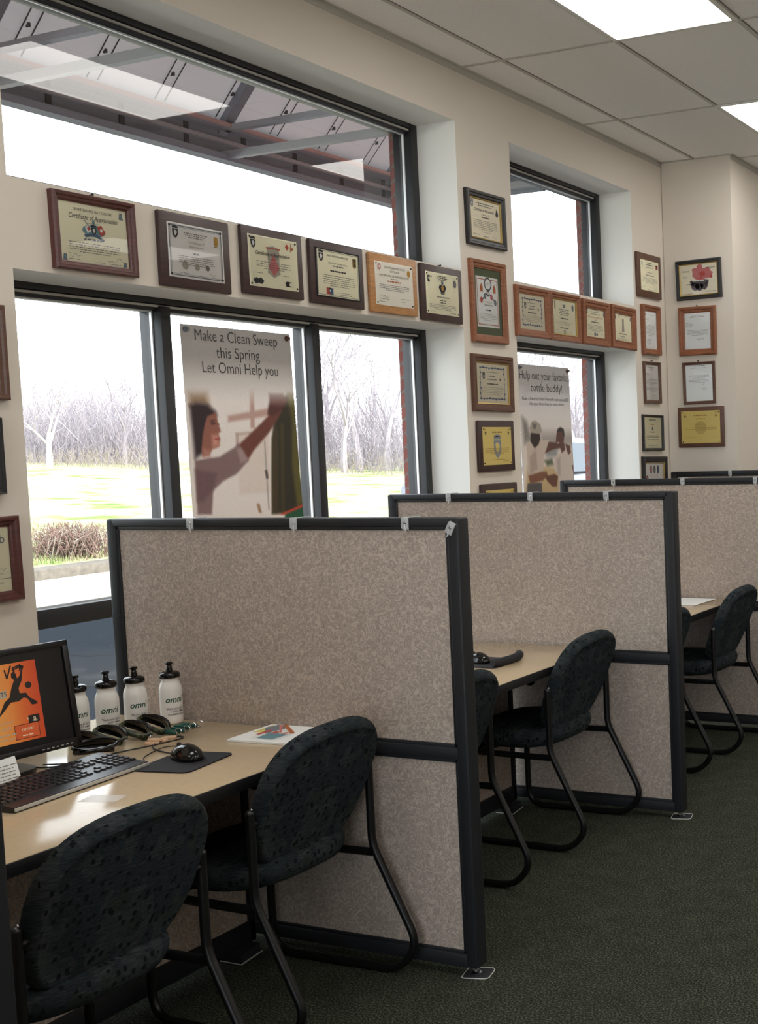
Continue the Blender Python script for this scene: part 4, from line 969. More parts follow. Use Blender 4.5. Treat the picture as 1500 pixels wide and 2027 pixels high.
POSTER_B=[
 ((128, 122, 118),16,[(39,329),(123,363),(178,470),(63,500)]),
 ((150, 144, 140),20,[(114,447),(248,451),(243,494),(119,493)]),
 ((170, 160, 155),25,[(364,432),(1121,436),(1109,535),(353,526)]),
 ((200, 172, 128),14,[(91,645),(1068,666),(1071,865),(25,827)]),
 ((95, 100, 75),10,[(401,613),(556,600),(580,640),(455,649)]),
 ((150, 150, 150),12,[(469,527),(683,538),(652,593),(439,590)]),
 ((205, 188, 174),3,[(90,496),(199,478),(239,528),(359,479),(522,480),(534,536),(413,574),(368,675),(326,759),(104,722),(92,599)]),
 ((178, 158, 145),8,[(142,585),(260,540),(268,664),(130,692)]),
 ((166, 156, 142),3,[(163,405),(201,363),(282,353),(370,378),(392,426),(340,440),(186,433)]),
 ((110, 105, 100),3,[(223,370),(301,378),(275,409),(230,405)]),
 ((52, 38, 34),3,[(182,432),(345,440),(353,471),(314,506),(238,531),(167,485)]),
 ((95, 60, 50),4,[(509,492),(663,498),(732,534),(562,546),(423,567)]),
 ((210, 194, 184),3,[(604,592),(728,566),(803,555),(1005,550),(1065,584),(1069,658),(992,664),(996,738),(969,861),(647,849),(662,721),(583,672)]),
 ((180, 164, 154),8,[(650,609),(725,594),(711,715),(651,713)]),
 ((95, 60, 50),3,[(733,530),(822,499),(841,548),(758,568)]),
 ((94, 58, 48),3,[(668,454),(697,414),(760,400),(832,412),(834,459),(810,499),(781,532),(703,532),(651,501)]),
 ((36, 30, 30),3,[(681,427),(718,404),(763,396),(830,409),(840,455),(815,455),(799,425)]),
 ((200, 170, 155),2,[(668,496),(727,495),(716,504),(672,504)]),
 ((95, 55, 45),3,[(846,507),(945,521),(957,566),(900,583),(866,548)]),
 ((100, 60, 45),3,[(967,656),(1058,641),(1068,732),(997,730)]),
 ((132, 86, 66),4,[(95,703),(335,682),(439,684),(453,710),(351,741),(122,755)]),
 ((105, 65, 50),4,[(396,714),(591,704),(657,721),(618,786),(534,786),(432,745)]),
 ((90, 85, 85),4,[(74,752),(327,753),(329,838),(47,828)]),
]
def lerp(a, b, k): k = max(0, min(1, k)); return tuple(x*(1-k)+y*k for x, y in zip(a, b))
def base_a(u, v): return lerp((196, 193, 192), (238, 230, 226), (v-.12)/.2) if v < .4 else lerp((238, 230, 226), (228, 219, 215), (v-.4)/.6)
def base_b(u, v): return lerp((222, 218, 220), (230, 218, 208), (v-.2)/.3)
def poster(label, y0, z1, polys, base, lines, warp=None):
    w, h = .61, .92; t = thing('window_poster', label, 'poster', None)
    m = MW(y0+w/2, z1-h/2); m[0][3] = -.245; t.matrix_world = m
    s = Sheet(.0012)
    for body, y, z, wd, sz in lines: s.text(body, y-(y0+w/2), z-(z1-h/2), sz, 'poster_ink', 1, width=wd, bold=-.004)
    s.v = [(lambda q: (q[0], q[1], q[2]+c))(warp(a/w+.5, .5-b/h, a, b)) for a, b, c in s.v]
    raster('print', 124, 186, w, h, polys, base, 'poster_print', t, warp=warp, extra=s, fade=(.255, .345))
    for u in (-w/2+.025, w/2-.025):
        MB().lathe([(.004, 0), (.012, .001), (.011, .005), (.006, .008), (.005, .014), (.008, .016)], 'brown_wood' if u > 0 else 'slate_ink', 12, Matrix.Translation((u, h/2-.02, .001))).build('suction_hook', t)
    return t
def warp_a(u, v, x, y): return (x+.02*v*v*(u-.0)+.012*v, y, .012*math.sin(PI*u)*v)
poster('poster of a woman opening a curtain, hung in the large window', 3.600, 2.085, POSTER_A, base_a,
       [('Make a Clean Sweep', 3.898, 2.046, .455, .064), ('this Spring', 3.897, 1.982, .24, .064), ('Let Omni Help you', 3.909, 1.921, .42, .064)], warp_a)
poster('poster of two men shaking hands, hung in the far window', 6.068, 2.048, POSTER_B, base_b,
       [('Help out your favorite', 6.376, 1.985, .578, .07), ('battle buddy!', 6.394, 1.915, .37, .07), ('Refer a friend to Omni Financial\u00ae and receive $25', 6.379, 1.850, .545, .026), ('Ask your Omni Rep for more details', 6.386, 1.821, .41, .026)],
       lambda u, v, x, y: (x+.028*v, y, .008*math.sin(PI*u)*v))

# ------------------------------------------------------------------ cubicle dividers
TH, HT = .055, 1.372
def divider(label, x0, x1, y, clips):
    t = thing('cubicle_divider', label, 'cubicle divider', T(x0, y, 0), 'cubicle dividers'); L = x1-x0; zb = .028
    P = lambda n, *b: [MBx.build(n, t) for MBx in b]
    pw, tr, mr = .040, .026, (.658, .694)
    MB().box(0, pw, 0, TH, zb, HT, 'divider_trim', .009, seg=3).build('end_post', t)
    MB().box(L-pw, L, 0, TH, zb, HT, 'divider_trim', .006, seg=3).build('end_post', t)
    MB().box(pw*.6, L-pw*.6, 0, TH, HT-tr, HT, 'divider_trim', .006).build('top_rail', t)
    MB().box(pw-.004, L-pw+.004, .001, TH-.001, *mr, 'divider_trim', .004).build('middle_rail', t)
    MB().box(pw-.004, L-pw+.004, 0, TH, zb, .068, 'divider_trim', .004).build('bottom_rail', t)
    for z0, z1 in ((.068, mr[0]), (mr[1], HT-tr)):
        b = MB(); k = .010
        b.box(pw-.003, pw+k, .006, TH-.006, z0, z1, 'divider_trim', .002).box(L-pw-k, L-pw+.003, .006, TH-.006, z0, z1, 'divider_trim', .002)
        b.box(pw, L-pw, .006, TH-.006, z1-k, z1+.003, 'divider_trim', .002).box(pw, L-pw, .006, TH-.006, z0-.003, z0+k, 'divider_trim', .002)
        b.build('inner_bead', t)
        MB().box(pw+.006, L-pw-.006, .011, TH-.011, z0+.006, z1-.006, 'panel_fabric').build('fabric_panel', t)
    for px in (L-.022, .03):
        MB().lathe([(.006, .004), (.006, .034), (.011, .034), (.011, .012), (.017, .008), (.017, .005)], 'chrome', 16, T(px, TH/2, 0)).build('levelling_foot', t)
    fp = MB().prism(rrect(.085, .075, .014, 4), 0.0006, .003, 'matte_black', T(L-.018, .03, 0, .25))
    fp.tube([T(L-.018, .03, .0035, .25) @ Vector((a, b, 0)) for a, b in rrect(.085, .075, .014, 4)], .0016, 'silver_plastic', 6, closed=True)
    fp.build('floor_plate', t)
    for k, (cx, last) in enumerate(clips): clip(cx, y, last, label, k)
    return t
clip0 = None
def clip(cx, y, corner, where, k):
    global clip0
    o = ('first', 'second', 'third', 'fourth')[k]
    lab = 'clear plastic clip, %s from the window on the %s' % (o, where.split(',')[0])
    M = T(cx, y, HT)
    if corner: M = T(cx+.004, y-.002, HT-.016) @ Matrix.Rotation(math.radians(28), 4, 'Y')
    if clip0: return dup(clip0, M, lab, 'clear clips on the divider tops')
    t = thing('panel_clip', lab, 'clip', M, 'clear clips on the divider tops'); clip0 = t
    b = MB().box(-.011, .011, -.0042, -.0012, -.034, .003, 'clip_plastic', .001).box(-.011, .011, -.0042, TH+.003, .0008, .003, 'clip_plastic', .0008).box(-.011, .011, TH+.001, TH+.003, -.02, .003, 'clip_plastic', .0008)
    b.box(-.011, -.0085, -.009, -.003, -.03, .002, 'clip_plastic').box(.0085, .011, -.009, -.003, -.03, .002, 'clip_plastic'); b.build('plastic_body', t)
    c = MB().lathe([(.0035, 0), (.005, .0015), (.0035, .004)], 'chrome', 10, Matrix.Translation((0, -.0045, -.014)) @ Matrix.Rotation(PI/2, 4, 'X'))
    c.tube([(0, -.006, -.016), (.001, -.0075, -.026), (.003, -.0075, -.036), (0, -.006, -.042)], .0022, 'clip_plastic', 6)
    c.build('hook', t)
    return t
PY = [1.45, 2.95, 4.53, 6.09, 7.50]
divider('divider cut off at the bottom left corner of the picture', .03, 1.408, PY[0], [])
divider('nearest tan divider, in front of the large window', .043, 1.432, PY[1], [(.419, 0), (.837, 0), (1.251, 0), (1.412, 1)])
divider('second tan divider, behind the pier between the windows', -.020, 1.404, PY[2], [(.314, 0), (.732, 0), (1.099, 0)])
divider('third tan divider, running out of the picture at the right', -.008, 1.404, PY[3], [(.339, 0), (.764, 0), (1.188, 0)])
divider('farthest divider, only its dark top rail showing by the return wall', .055, 1.42, PY[4], [(.49, 0)])

# ------------------------------------------------------------------ desks with a low panel under each
DZ = .714; XD = 1.065
def desk(label, y0, y1, plabel):
    t = thing('desk', label, 'desk', T(.03, y0+.0015, 0), 'built-in desks between the dividers'); w = y1-y0-.003; d = XD-.03
    MB().box(0, d-.004, 0, w, DZ-.028, DZ, 'desk_laminate', .0015).build('worktop', t)
    MB().box(d-.004, d+.002, 0, w, DZ-.032, DZ-.0005, 'black_edge', .001).build('edge_band', t)
    for yy in (w-.012-.15, .15):
        b = MB(); s = -1 if yy > w/2 else 1
        b.prism([(.612, DZ-.029), (.93, DZ-.029), (.93, DZ-.055), (.66, DZ-.15), (.612, DZ-.15)], -.014, .014, 'black_steel', Matrix.Translation((0, yy, 0)) @ Matrix.Rotation(PI/2, 4, 'X'))
        o = b.build('support_bracket', t)
        k = MB(); k.tube([(.72, yy-.01, DZ-.112), (.76, yy-.02, DZ-.118)], .010, 'black_plastic', 10); k.ball((.775, yy-.022, DZ-.12), .024, 'gloss_black', 1, 1, .9); k.build('knob', o)
    # low panel carrying the desk
    p = thing('knee_panel', plabel, 'panel', T(.575, y0+.02, 0), 'low panels under the desks'); L = w-.05
    MB().box(0, .05, 0, L, .028, .095, 'divider_trim', .004).build('bottom_rail', p)
    MB().box(0, .05, L-.026, L, .028, DZ-.034, 'divider_trim', .004).build('end_post', p)
    MB().box(0, .05, 0, .026, .028, DZ-.034, 'divider_trim', .004).build('end_post', p)
    MB().box(0, .05, .026, L-.026, DZ-.07, DZ-.034, 'divider_trim', .004).build('top_rail', p)
    MB().box(.01, .04, .02, L-.02, .09, DZ-.065, 'panel_fabric').build('fabric_panel', p)
    f = MB().prism([(-.02, -.02), (.085, -.02), (.06, .085), (-.02, .085)], .0008, .028, 'matte_black', T(.02, L-.105, 0))
    f.tube([(.105, L-.128, .004), (.02, L-.128, .004)], .002, 'silver_plastic', 6)
    f.tube([(.105, L-.126, .004), (.09, L-.02, .004)], .002, 'silver_plastic', 6); f.build('floor_plate', p)
    f = MB().lathe([(.006, 0.001), (.006, .03), (.012, .03), (.012, .002)], 'chrome', 12, T(.02, .04, 0)); f.build('levelling_foot', p)
desk('nearest beige desk, with water bottles and a keyboard on it', PY[0]+TH, PY[1], 'low tan panel under the nearest desk, behind the nearest chairs')
desk('second beige desk, behind the nearest divider', PY[1]+TH, PY[2], 'low tan panel under the second desk')
desk('third beige desk, behind the second divider', PY[2]+TH, PY[3], 'low tan panel under the third desk')

# ------------------------------------------------------------------ sled-base chairs
def pad(a, b, prof, n_exp=2.5, narrow=0., bend=0., n=44):
    """closed cushion: rings of a superellipse outline; prof lists (scale, height)"""
    mb = MB(); vs = []; fs = []; R = len(prof)
    for sc, hgt in prof:
        for j in range(n):
            th = 2*PI*j/n; c, s = math.cos(th), math.sin(th)
            u = math.copysign(abs(c)**(2/n_exp), c); v = math.copysign(abs(s)**(2/n_exp), s)
            x = a*u*sc*(1-narrow*(1-v)*.5); y = b*v*sc
            vs.append((x, y, hgt+bend*(x/a)**2))
    for i in range(R-1):
        for j in range(n): fs.append((i*n+j, i*n+(j+1) % n, (i+1)*n+(j+1) % n, (i+1)*n+j))
    fs.append(tuple(reversed(range(n)))); fs.append(tuple((R-1)*n+j for j in range(n)))
    return mb.add(vs, fs, 'chair_fabric', True)
def make_chair(label, M):
    t = thing('side_chair', label, 'chair', M, 'sled-base chairs at the desks')
    prof = [(.02, -.030), (.4, -.0295), (.75, -.027), (.885, -.025), (.905, -.0275), (.925, -.027), (.955, -.024), (.985, -.014), (1., .002), (.985, .017), (.95, .024), (.85, .028), (.5, .029), (.02, .029)]
    b = pad(.240, .216, prof, 2.8, .12, .005)
    # local pad (x across, y up the back, z towards the sitter) -> chair axes
    tilt = math.radians(23); up = Vector((math.sin(tilt), 0, math.cos(tilt))); nrm = Vector((-math.cos(tilt), 0, math.sin(tilt))); ac = up.cross(nrm)
    c = Vector((.004, 0, .624)); b.v = [tuple(c+ac*x+up*y+nrm*z) for x, y, z in b.v]; b.build('backrest', t)
    sp = [(.02, -.048), (.5, -.048), (.8, -.046), (.93, -.036), (.99, -.014), (1., .004), (.985, .018), (.94, .028), (.8, .034), (.4, .037), (.02, .037)]
    s = pad(.238, .245, sp, 3.0, .05, 0.)
    s.v = [(-.222-y*.9, x,   .426+z-.012*((y/.245)**2 if y < 0 else 0)*-1+(-.05*max(0, (y/.245)-.55)**2)) for x, y, z in s.v]; s.build('seat', t)
    r = .0125
    for sg in (-1, 1):
        y = sg*.243
        A = [(0, y, .628), (0, y, .392), (.152, y, .098), (.075, y, r+.001), (-.395, y*.98, r+.001), (-.395, y*.96, .366), (.0, y, .368)]
        pts = fillet(A[:3], .035, 5)[:-1]+fillet([fillet(A[:3], .035, 5)[-2]]+A[2:], .075, 8)[1:]
        o = MB().tube(pts, r, 'black_steel', 12).build('side_frame', t)
        k = MB().ball((0, y, .630), .0135, 'black_plastic', 1, 1, .8, 12); k.ball((.004, y-sg*.003, .640), .004, 'chrome'); k.build('end_cap', o)
        MB().tube([(0, y, .60), (-.002, sg*.20, .60)], .009, 'black_steel', 8).build('back_bracket', t)
    MB().tube([(-.30, -.240, .374), (-.30, .240, .374)], .0105, 'black_steel', 10).build('cross_bar', t)
    MB().tube([(-.36, -.235, .368), (-.36, .235, .368)], .0105, 'black_steel', 10).build('cross_bar', t)
    MB().box(-.40, -.05, -.06, .06, .385, .40, 'black_steel', .004).build('seat_plate', t)
    return t
CH = [(1.222, 1.892, 0, 'nearest chair, at the bottom left corner, seen from behind'),
      (1.108, 2.660, .0, 'chair pulled up beside the nearest divider, at the nearest desk'),
      (1.072, 3.375, 0, 'chair mostly hidden behind the end of the nearest divider'),
      (1.078, 4.262, 0, 'chair in front of the second divider, at the second desk'),
      (1.122, 4.950, 0, 'chair showing only a sliver past the end of the second divider'),
      (1.142, 5.790, 0, 'chair at the third desk, at the right picture edge')]
ch0 = None
for x, y, rz, lab in CH:
    if ch0 is None: ch0 = make_chair(lab, T(x, y, 0, rz))
    else: dup(ch0, T(x, y, 0, rz), lab, 'sled-base chairs at the desks')

# ------------------------------------------------------------------ water bottles
bot0 = None
def bottle(x, y, rz, label):
    global bot0
    M = T(x, y, DZ+.0005, rz)
    if bot0: return dup(bot0, M, label, 'white water bottles on the nearest desk')
    t = thing('water_bottle', label, 'water bottle', M, 'white water bottles on the nearest desk'); bot0 = t
    MB().lathe([(.028, 0), (.0315, .002), (.0335, .006), (.034, .02), (.0345, .095), (.0345, .108), (.033, .120), (.0285, .132), (.0262, .138), (.0265, .146), (.028, .150)], 'white_plastic', 40).build('bottle', t)
    MB().lathe([(.0285, .1485), (.0305, .149), (.031, .152), (.031, .160), (.029, .164), (.022, .168), (.011, .170), (.010, .176)], 'gloss_black', 32).build('cap', t)
    MB().lathe([(.0088, .1755), (.0088, .184), (.0072, .186), (.0072, .189), (.0108, .191), (.0112, .197), (.009, .199)], 'gloss_black', 20).build('spout', t)
    s = Sheet(0)
    s.text('omni', 0, .080, .027, 'green_ink', 0, shear=.28, width=.055, bold=.02)
    pts = [(.016+.018*math.cos(a), .067+.013*math.sin(a)) for a in [(-2.2+i*.28) for i in range(11)]]
    for (a, b), (c, d), k in zip(pts, pts[1:], range(10)):
        wv = .0002+.00008*min(k, 9-k); s.poly([(a, b-wv), (c, d-wv), (c, d+wv), (a, b+wv)], 'green_ink', 0)
    s.rect(.030, .0905, .002, .002, 'green_ink', 0)
    s.text('"We love to say yes"', .007, .051, .0095, 'ink', 0, shear=.2, width=.066, bold=.01); s.text('1 (877) OMNI', .011, .0415, .0085, 'ink', 0, width=.044, bold=.01); s.text('OmniMilitaryLoans', .009, .0325, .0085, 'ink', 0, width=.058, bold=.01)
    R = .0349
    # wrap round the body, facing +x
    s.v = [(R*math.cos(u/R), R*math.sin(u/R), v) for u, v, z in s.v]
    s.build('lettering', t)
    return t
fa = lambda x, y, k: math.atan2(CY-y, CX-x)+k
bottle(.337, 2.903, fa(.337, 2.903, .24), 'rightmost water bottle, standing alone by the nearest divider')
bottle(.289, 2.807, fa(.289, 2.807, .24), 'water bottle third from the monitor, behind the black camouflage glasses')
bottle(.262, 2.724, fa(.262, 2.724, .16), 'water bottle second from the monitor, its whole lettering in view')
bottle(.225, 2.645, fa(.225, 2.645, .2), 'water bottle half hidden behind the monitor edge')

# ------------------------------------------------------------------ monitor
a, tl = math.radians(-6), math.radians(8)
nrm = Vector((math.cos(a)*math.cos(tl), math.sin(a)*math.cos(tl), math.sin(tl))); wv = Vector((math.sin(a), -math.cos(a), 0)); uv = wv.cross(nrm); uv = uv if uv.z > 0 else -uv
rt_ = -wv
m = Matrix.Identity(4)
for i in range(3): m[i][0] = rt_[i]; m[i][1] = uv[i]; m[i][2] = nrm[i]
O = Vector((.45, 2.455, .76))+wv*(-.0145); W_, H_ = .50, .302
base = O+wv*(W_/2)+uv*(H_/2)
for i in range(3): m[i][3] = base[i]
t = thing('monitor', 'flat black monitor with an orange basketball screen, at the left picture edge', 'monitor', T(base.x, base.y, DZ))
loc = T(base.x, base.y, DZ).inverted() @ m
B = .017
b = MB().box(-W_/2, W_/2, -H_/2, H_/2, -.045, -.004, 'black_plastic', .006)
for q in ((-W_/2, W_/2, H_/2-B, H_/2), (-W_/2, W_/2, -H_/2, -H_/2+B+.006), (-W_/2, -W_/2+B, -H_/2, H_/2), (W_/2-B, W_/2, -H_/2, H_/2)): b.box(*q, -.006, .003, 'black_plastic', .002)
b.v = [tuple(loc @ Vector(v)) for v in b.v]; o = b.build('case', t)
k = MB()
for i in range(7): k.box(W_/2-.12+i*.014, W_/2-.113+i*.014, -H_/2+.008, -H_/2+.0105, .003, .0034, 'silver_plastic')
k.v = [tuple(loc @ Vector(v)) for v in k.v]; k.build('buttons', o)
def scr(w, u): return (W_/2-(w-(-.0145)), u-H_/2)      # measured screen coordinates -> case plane
Pl = [(.205, .128), (.186, .16), (.171, .17), (.16, .199), (.151, .215), (.158, .223), (.157, .234), (.151, .238), (.144, .231), (.142, .218), (.133, .226), (.128, .243), (.133, .246), (.131, .255), (.118, .249), (.123, .24), (.13, .211), (.142, .191), (.141, .177), (.123, .175), (.116, .161), (.095, .145), (.097, .139), (.112, .139), (.122, .159), (.132, .163), (.147, .155), (.169, .156), (.188, .138), (.206, .122)]
iw, ih = .30, .218; ix1, _ = scr(.085, 0); icx = ix1-iw/2; icy = .153-H_/2
bg_ = lambda u, v: lerp(lerp((232, 96, 30), (236, 176, 84), 1-abs(u-.45)*1.8), (196, 60, 24), max(0, u-.72)*2.6)
so_ = raster('picture', 40, 30, iw, ih, [], bg_, 'screen_picture', t, noise=2)
so_.data.transform(loc @ Matrix.Translation((icx, icy, -.0025)))
MATS['screen_off'] = mat('screen_off', (16, 16, 18), .25)
b = MB().box(-W_/2+B, W_/2-B, -H_/2+B, H_/2-B, -.006, -.0035, 'screen_off'); b.v = [tuple(loc @ Vector(v)) for v in b.v]; b.build('screen', t)
def em(name, rgb, k=.6): mat(name, rgb, .3, emit=k); MATS[name].node_tree.nodes['Principled BSDF'].inputs['Base Color'].default_value = (.01, .01, .01, 1)
em('screen_white', (232, 206, 170)); em('screen_orange', (206, 88, 40)); em('screen_grey', (176, 156, 130)); em('screen_dark', (24, 14, 12))
s = Sheet(-.0022)
s.poly([scr(*p) for p in Pl], 'screen_dark', 1); s.disc(*scr(.114, .195), .0095, 'screen_dark', 1)
for p, q in (((.155, .256), (.170, .222)), ((.170, .222), (.174, .247)), ((.128, .254), (.152, .248)), ((.130, .249), (.150, .243)), ((.128, .254), (.132, .238)), ((.152, .248), (.147, .235))):
    (x0, y0), (x1, y1) = scr(*p), scr(*q); d = Vector((y1-y0, x0-x1)).normalized()*.0022; s.poly([(x0-d.x, y0-d.y), (x1-d.x, y1-d.y), (x1+d.x, y1+d.y), (x0+d.x, y0+d.y)], 'screen_dark', 1)
cx_, cy_ = scr(.112, .101); s.rect(cx_, cy_, .032, .021, 'screen_dark', 1); s.text('a', cx_+.002, cy_+.001, .021, 'screen_white', 2); s.text('$', cx_-.018, cy_+.003, .009, 'screen_white', 2)
s.poly([(cx_-.006, cy_-.006), (cx_+.004, cy_-.008), (cx_+.011, cy_-.004), (cx_+.004, cy_-.0065)], 'screen_white', 3)
cx_, cy_ = scr(.1355, .071); s.border(cx_, cy_, .07, .040, .0016, 'screen_dark', 1); s.rect(cx_, cy_, .067, .037, 'screen_orange', 1); s.text('omni', cx_, cy_+.006, .017, 'screen_white', 2, shear=.28, width=.034); s.words(cx_, cy_-.011, .03, .003, 'screen_white', 2)
cx_, cy_ = scr(.2, .181); s.rect(cx_, cy_, .046, .021, 'screen_grey', 1); s.text('CTS', cx_+.008, cy_, .017, 'screen_dark', 2)
cx_, cy_ = scr(.192, .104); s.text('w your', cx_, cy_, .015, 'screen_grey', 2); s.text('-tball?', cx_-.001, cy_-.017, .015, 'screen_grey', 2); s.words(cx_, cy_-.034, .05, .004, 'screen_grey', 2); s.words(cx_, cy_-.046, .04, .003, 'screen_grey', 2)
s.v = [tuple(loc @ Vector(v)) for v in s.v]; s.build('screen_graphics', t)
b = MB().box(-.045, .045, -.180, -.02, -.085, -.045, 'black_plastic', .006); b.v = [tuple(loc @ Vector(v)) for v in b.v]; b.build('neck', t)
MB().prism(rrect(.20, .24, .05, 6), .0006, .014, 'black_plastic', T(-.05, 0, 0)).build('stand_base', t)

# ------------------------------------------------------------------ keyboard
ka = math.atan2(.035, .432); M = T(.640, 2.243, DZ+.0006, ka)      # local y along its length, x towards the sitter
t = thing('keyboard', 'black keyboard with a silver front edge, on the nearest desk', 'keyboard', M)
kz = lambda x: .014-.10*(x-.08)
def slab(x0, x1, y0, y1, h0, mt, mb):
    return mb.add([(x0, y0, h0), (x1, y0, h0), (x1, y1, h0), (x0, y1, h0), (x0, y0, kz(x0)), (x1, y0, kz(x1)), (x1, y1, kz(x1)), (x0, y1, kz(x0))], [(3, 2, 1, 0), (4, 5, 6, 7), (0, 1, 5, 4), (1, 2, 6, 5), (2, 3, 7, 6), (3, 0, 4, 7)], mt)
slab(-.085, .085, -.225, .215, 0, 'key_plastic', MB()).build('case', t)
MB().box(.0845, .0885, -.225, .2155, .003, .012, 'silver_plastic', .001).build('front_trim', t)
rnd = random.Random(1); keys = []
def key(x, y, w=.0155, d=.015): keys.append((x, y, w, d))
for r in range(5):
    x = -.040+.0192*r
    for c in range(15):
        y = -.213+.0192*c
        if r == 4 and 4 <= c <= 8: 
            if c == 6: key(x, y, .094)
            continue
        key(x, y)
    if r < 2:
        for c in range(3): key(x, .085+.0192*c)
    if r == 3: key(x, .104)
    if r == 4:
        for c in range(3): key(x, .085+.0192*c)
    for c in range(4): key(x, .150+.0190*c)
for c in range(13): key(-.068, -.213+.0205*c+(.008 if c > 0 else 0)+(.006*(c//5)))
for c in range(3): key(-.068, .085+.0192*c)
kb = MB()
for x, y, w, d in keys:
    z = kz(x)-.001; h = .0055
    kb.add([(x-d/2, y-w/2, z), (x+d/2, y-w/2, z-.0012), (x+d/2, y+w/2, z-.0012), (x-d/2, y+w/2, z), (x-d*.4, y-w*.38-(w-.0155)*.06, z+h), (x+d*.36, y-w*.38-(w-.0155)*.06, z+h-.001), (x+d*.36, y+w*.38+(w-.0155)*.06, z+h-.001), (x-d*.4, y+w*.38+(w-.0155)*.06, z+h)],
           [(4, 5, 6, 7), (0, 1, 5, 4), (1, 2, 6, 5), (2, 3, 7, 6), (3, 0, 4, 7)], 'key_plastic')
kb.build('keys', t)

# ------------------------------------------------------------------ mice and mouse mats
def mouse(label, M, sc=1.):
    t = thing('computer_mouse', label, 'computer mouse', M)
    bm = bmesh.new(); bmesh.ops.create_uvsphere(bm, u_segments=28, v_segments=18, radius=1)
    for v in bm.verts:
        x, y, z = v.co; z = max(z, -.15)
        k = .036*(1-.22*max(0, x)); v.co = (x*.058, y*.031*(1-.12*x), (z+.15)*k/1.15*(1-.12*(x+.2)**2))
    MB().bm(bm, 'gloss_black', None, True).build('shell', t)
    MB().lathe([(.003, -.003), (.0075, -.003), (.0085, 0), (.0075, .003), (.003, .003)], 'matte_black', 16, Matrix.Translation((.030, 0, .0265)) @ Matrix.Rotation(PI/2, 4, 'X')).build('wheel', t)
    return t
M = T(.775, 2.526, DZ+.0006, .16)
t = thing('mouse_mat', 'dark rectangular mouse mat on the nearest desk', 'mouse mat', M)
MB().prism(rrect(.178, .212, .022, 5), 0, .0035, 'matte_black').build('mat_sheet', t)
mouse('glossy black mouse on the mat of the nearest desk', T(.755, 2.553, DZ+.0046, 2.85) @ Matrix.Scale(1.18, 4))
M = T(.775, 4.085, DZ+.0006, .0)
t = thing('mouse_mat', 'mouse mat with a raised gel wrist rest on the second desk', 'mouse mat', M)
MB().prism(rrect(.19, .21, .022, 5), 0, .0035, 'matte_black').build('mat_sheet', t)
b = MB(); b.tube(smooth_path([(.078, -.088, .0175), (.092, -.03, .0175), (.094, .03, .0175), (.082, .1, .0175), (.06, .132, .0175)], 5), [.012]+[.0165]*19+[.010], 'matte_black', 14); b.build('wrist_rest', t)
mouse('black mouse on the wrist-rest mat of the second desk', T(.735, 4.075, DZ+.0046, 2.7) @ Matrix.Scale(1.12, 4))
M = T(.87, 5.33, DZ+.0006, .3)
t = thing('mouse_mat', 'dark mat with wrist rest on the third desk, peeping out beside a chair back', 'mouse mat', M)
MB().prism(rrect(.20, .22, .03, 5), 0, .004, 'matte_black').build('mat_sheet', t)
b = MB(); b.tube(smooth_path([(.085, -.09, .016), (.095, -.02, .016), (.09, .05, .016), (.07, .105, .016)], 5), .015, 'matte_black', 12); b.build('wrist_rest', t)
mouse('black mouse on the third desk, just past the second divider', T(.80, 5.42, DZ+.0056, 2.7))
c = MB(); c.tube(smooth_path([(.700, 2.566, DZ+.012), (.66, 2.585, DZ+.004), (.60, 2.60, DZ+.003), (.545, 2.63, DZ+.003), (.505, 2.70, DZ+.003), (.515, 2.755, DZ+.003), (.545, 2.74, DZ+.003), (.535, 2.66, DZ+.003), (.50, 2.56, DZ+.003), (.475, 2.47, DZ+.003), (.47, 2.42, DZ+.003), (.40, 2.38, DZ+.003)], 8), .0022, 'cable', 6)
tag(c.build('mouse_cable'), 'thin black mouse cable looping across the nearest desk', 'cable')
c = MB(); c.tube(smooth_path([(.555, 2.36, DZ+.012), (.53, 2.40, DZ+.004), (.50, 2.43, DZ+.003), (.48, 2.41, DZ+.003), (.44, 2.365, DZ+.003), (.38, 2.35, DZ+.003)], 8), .0024, 'cable', 6)
tag(c.build('keyboard_cable'), 'black keyboard cable running under the monitor', 'cable')
c = MB(); c.tube(smooth_path([(.665, 2.49, DZ+.003), (.62, 2.53, DZ+.003), (.59, 2.60, DZ+.003), (.585, 2.64, DZ+.003), (.61, 2.66, DZ+.003)], 8), .0016, 'cable', 6)
tag(c.build('thin_wire'), 'short thin wire curling between the keyboard and the mouse', 'cable')

# ------------------------------------------------------------------ folded sunglasses
def glasses(label, x, y, rz, pitch, body, group=None, sc=1.):
    M = T(x, y, DZ+.029*sc, rz) @ Matrix.Rotation(pitch, 4, 'Y') @ Matrix.Scale(sc, 4)
    t = thing('sunglasses', label, 'sunglasses', M, group)
    n = 20; arc = [(-.068+.136*i/n) for i in range(n+1)]
    bow = lambda x: .022-5.*x*x
    half = lambda x: .0145*math.sqrt(max(0., 1-(x/.0705)**2))**.7
    top = [(x, bow(x)+.001, half(x)+.003) for x in arc]
    MB().tube(top, [.0030+.0022*(1-(x/.068)**2) for x in arc], 'gloss_black', 8).build('brow_bar', t)
    vs = []; fs = []
    for x in arc:
        for k in range(7):
            f = -1+2*k/6; vs.append((x, bow(x)-.004*(1-f*f)*0-.0035*f*f, f*half(x)))
    for i in range(n):
        for k in range(6): fs.append((i*7+k, (i+1)*7+k, (i+1)*7+k+1, i*7+k+1))
    MB().add(vs, fs, 'dark_lens', True).build('wrap_lens', t)
    for s in (-1, 1):
        c = MB(); c.tube(smooth_path([(s*.068, .000, .006), (s*.062, -.020, .0), (s*.03, -.027-.003*s, -.007), (-s*.028, -.026-.005*s, -.010), (-s*.060, -.016, -.012)], 5), [.0055]*6+[.0075]*8+[.0095]*7, body, 10); c.build('temple', t)
    return t
G = 'folded camouflage sunglasses'
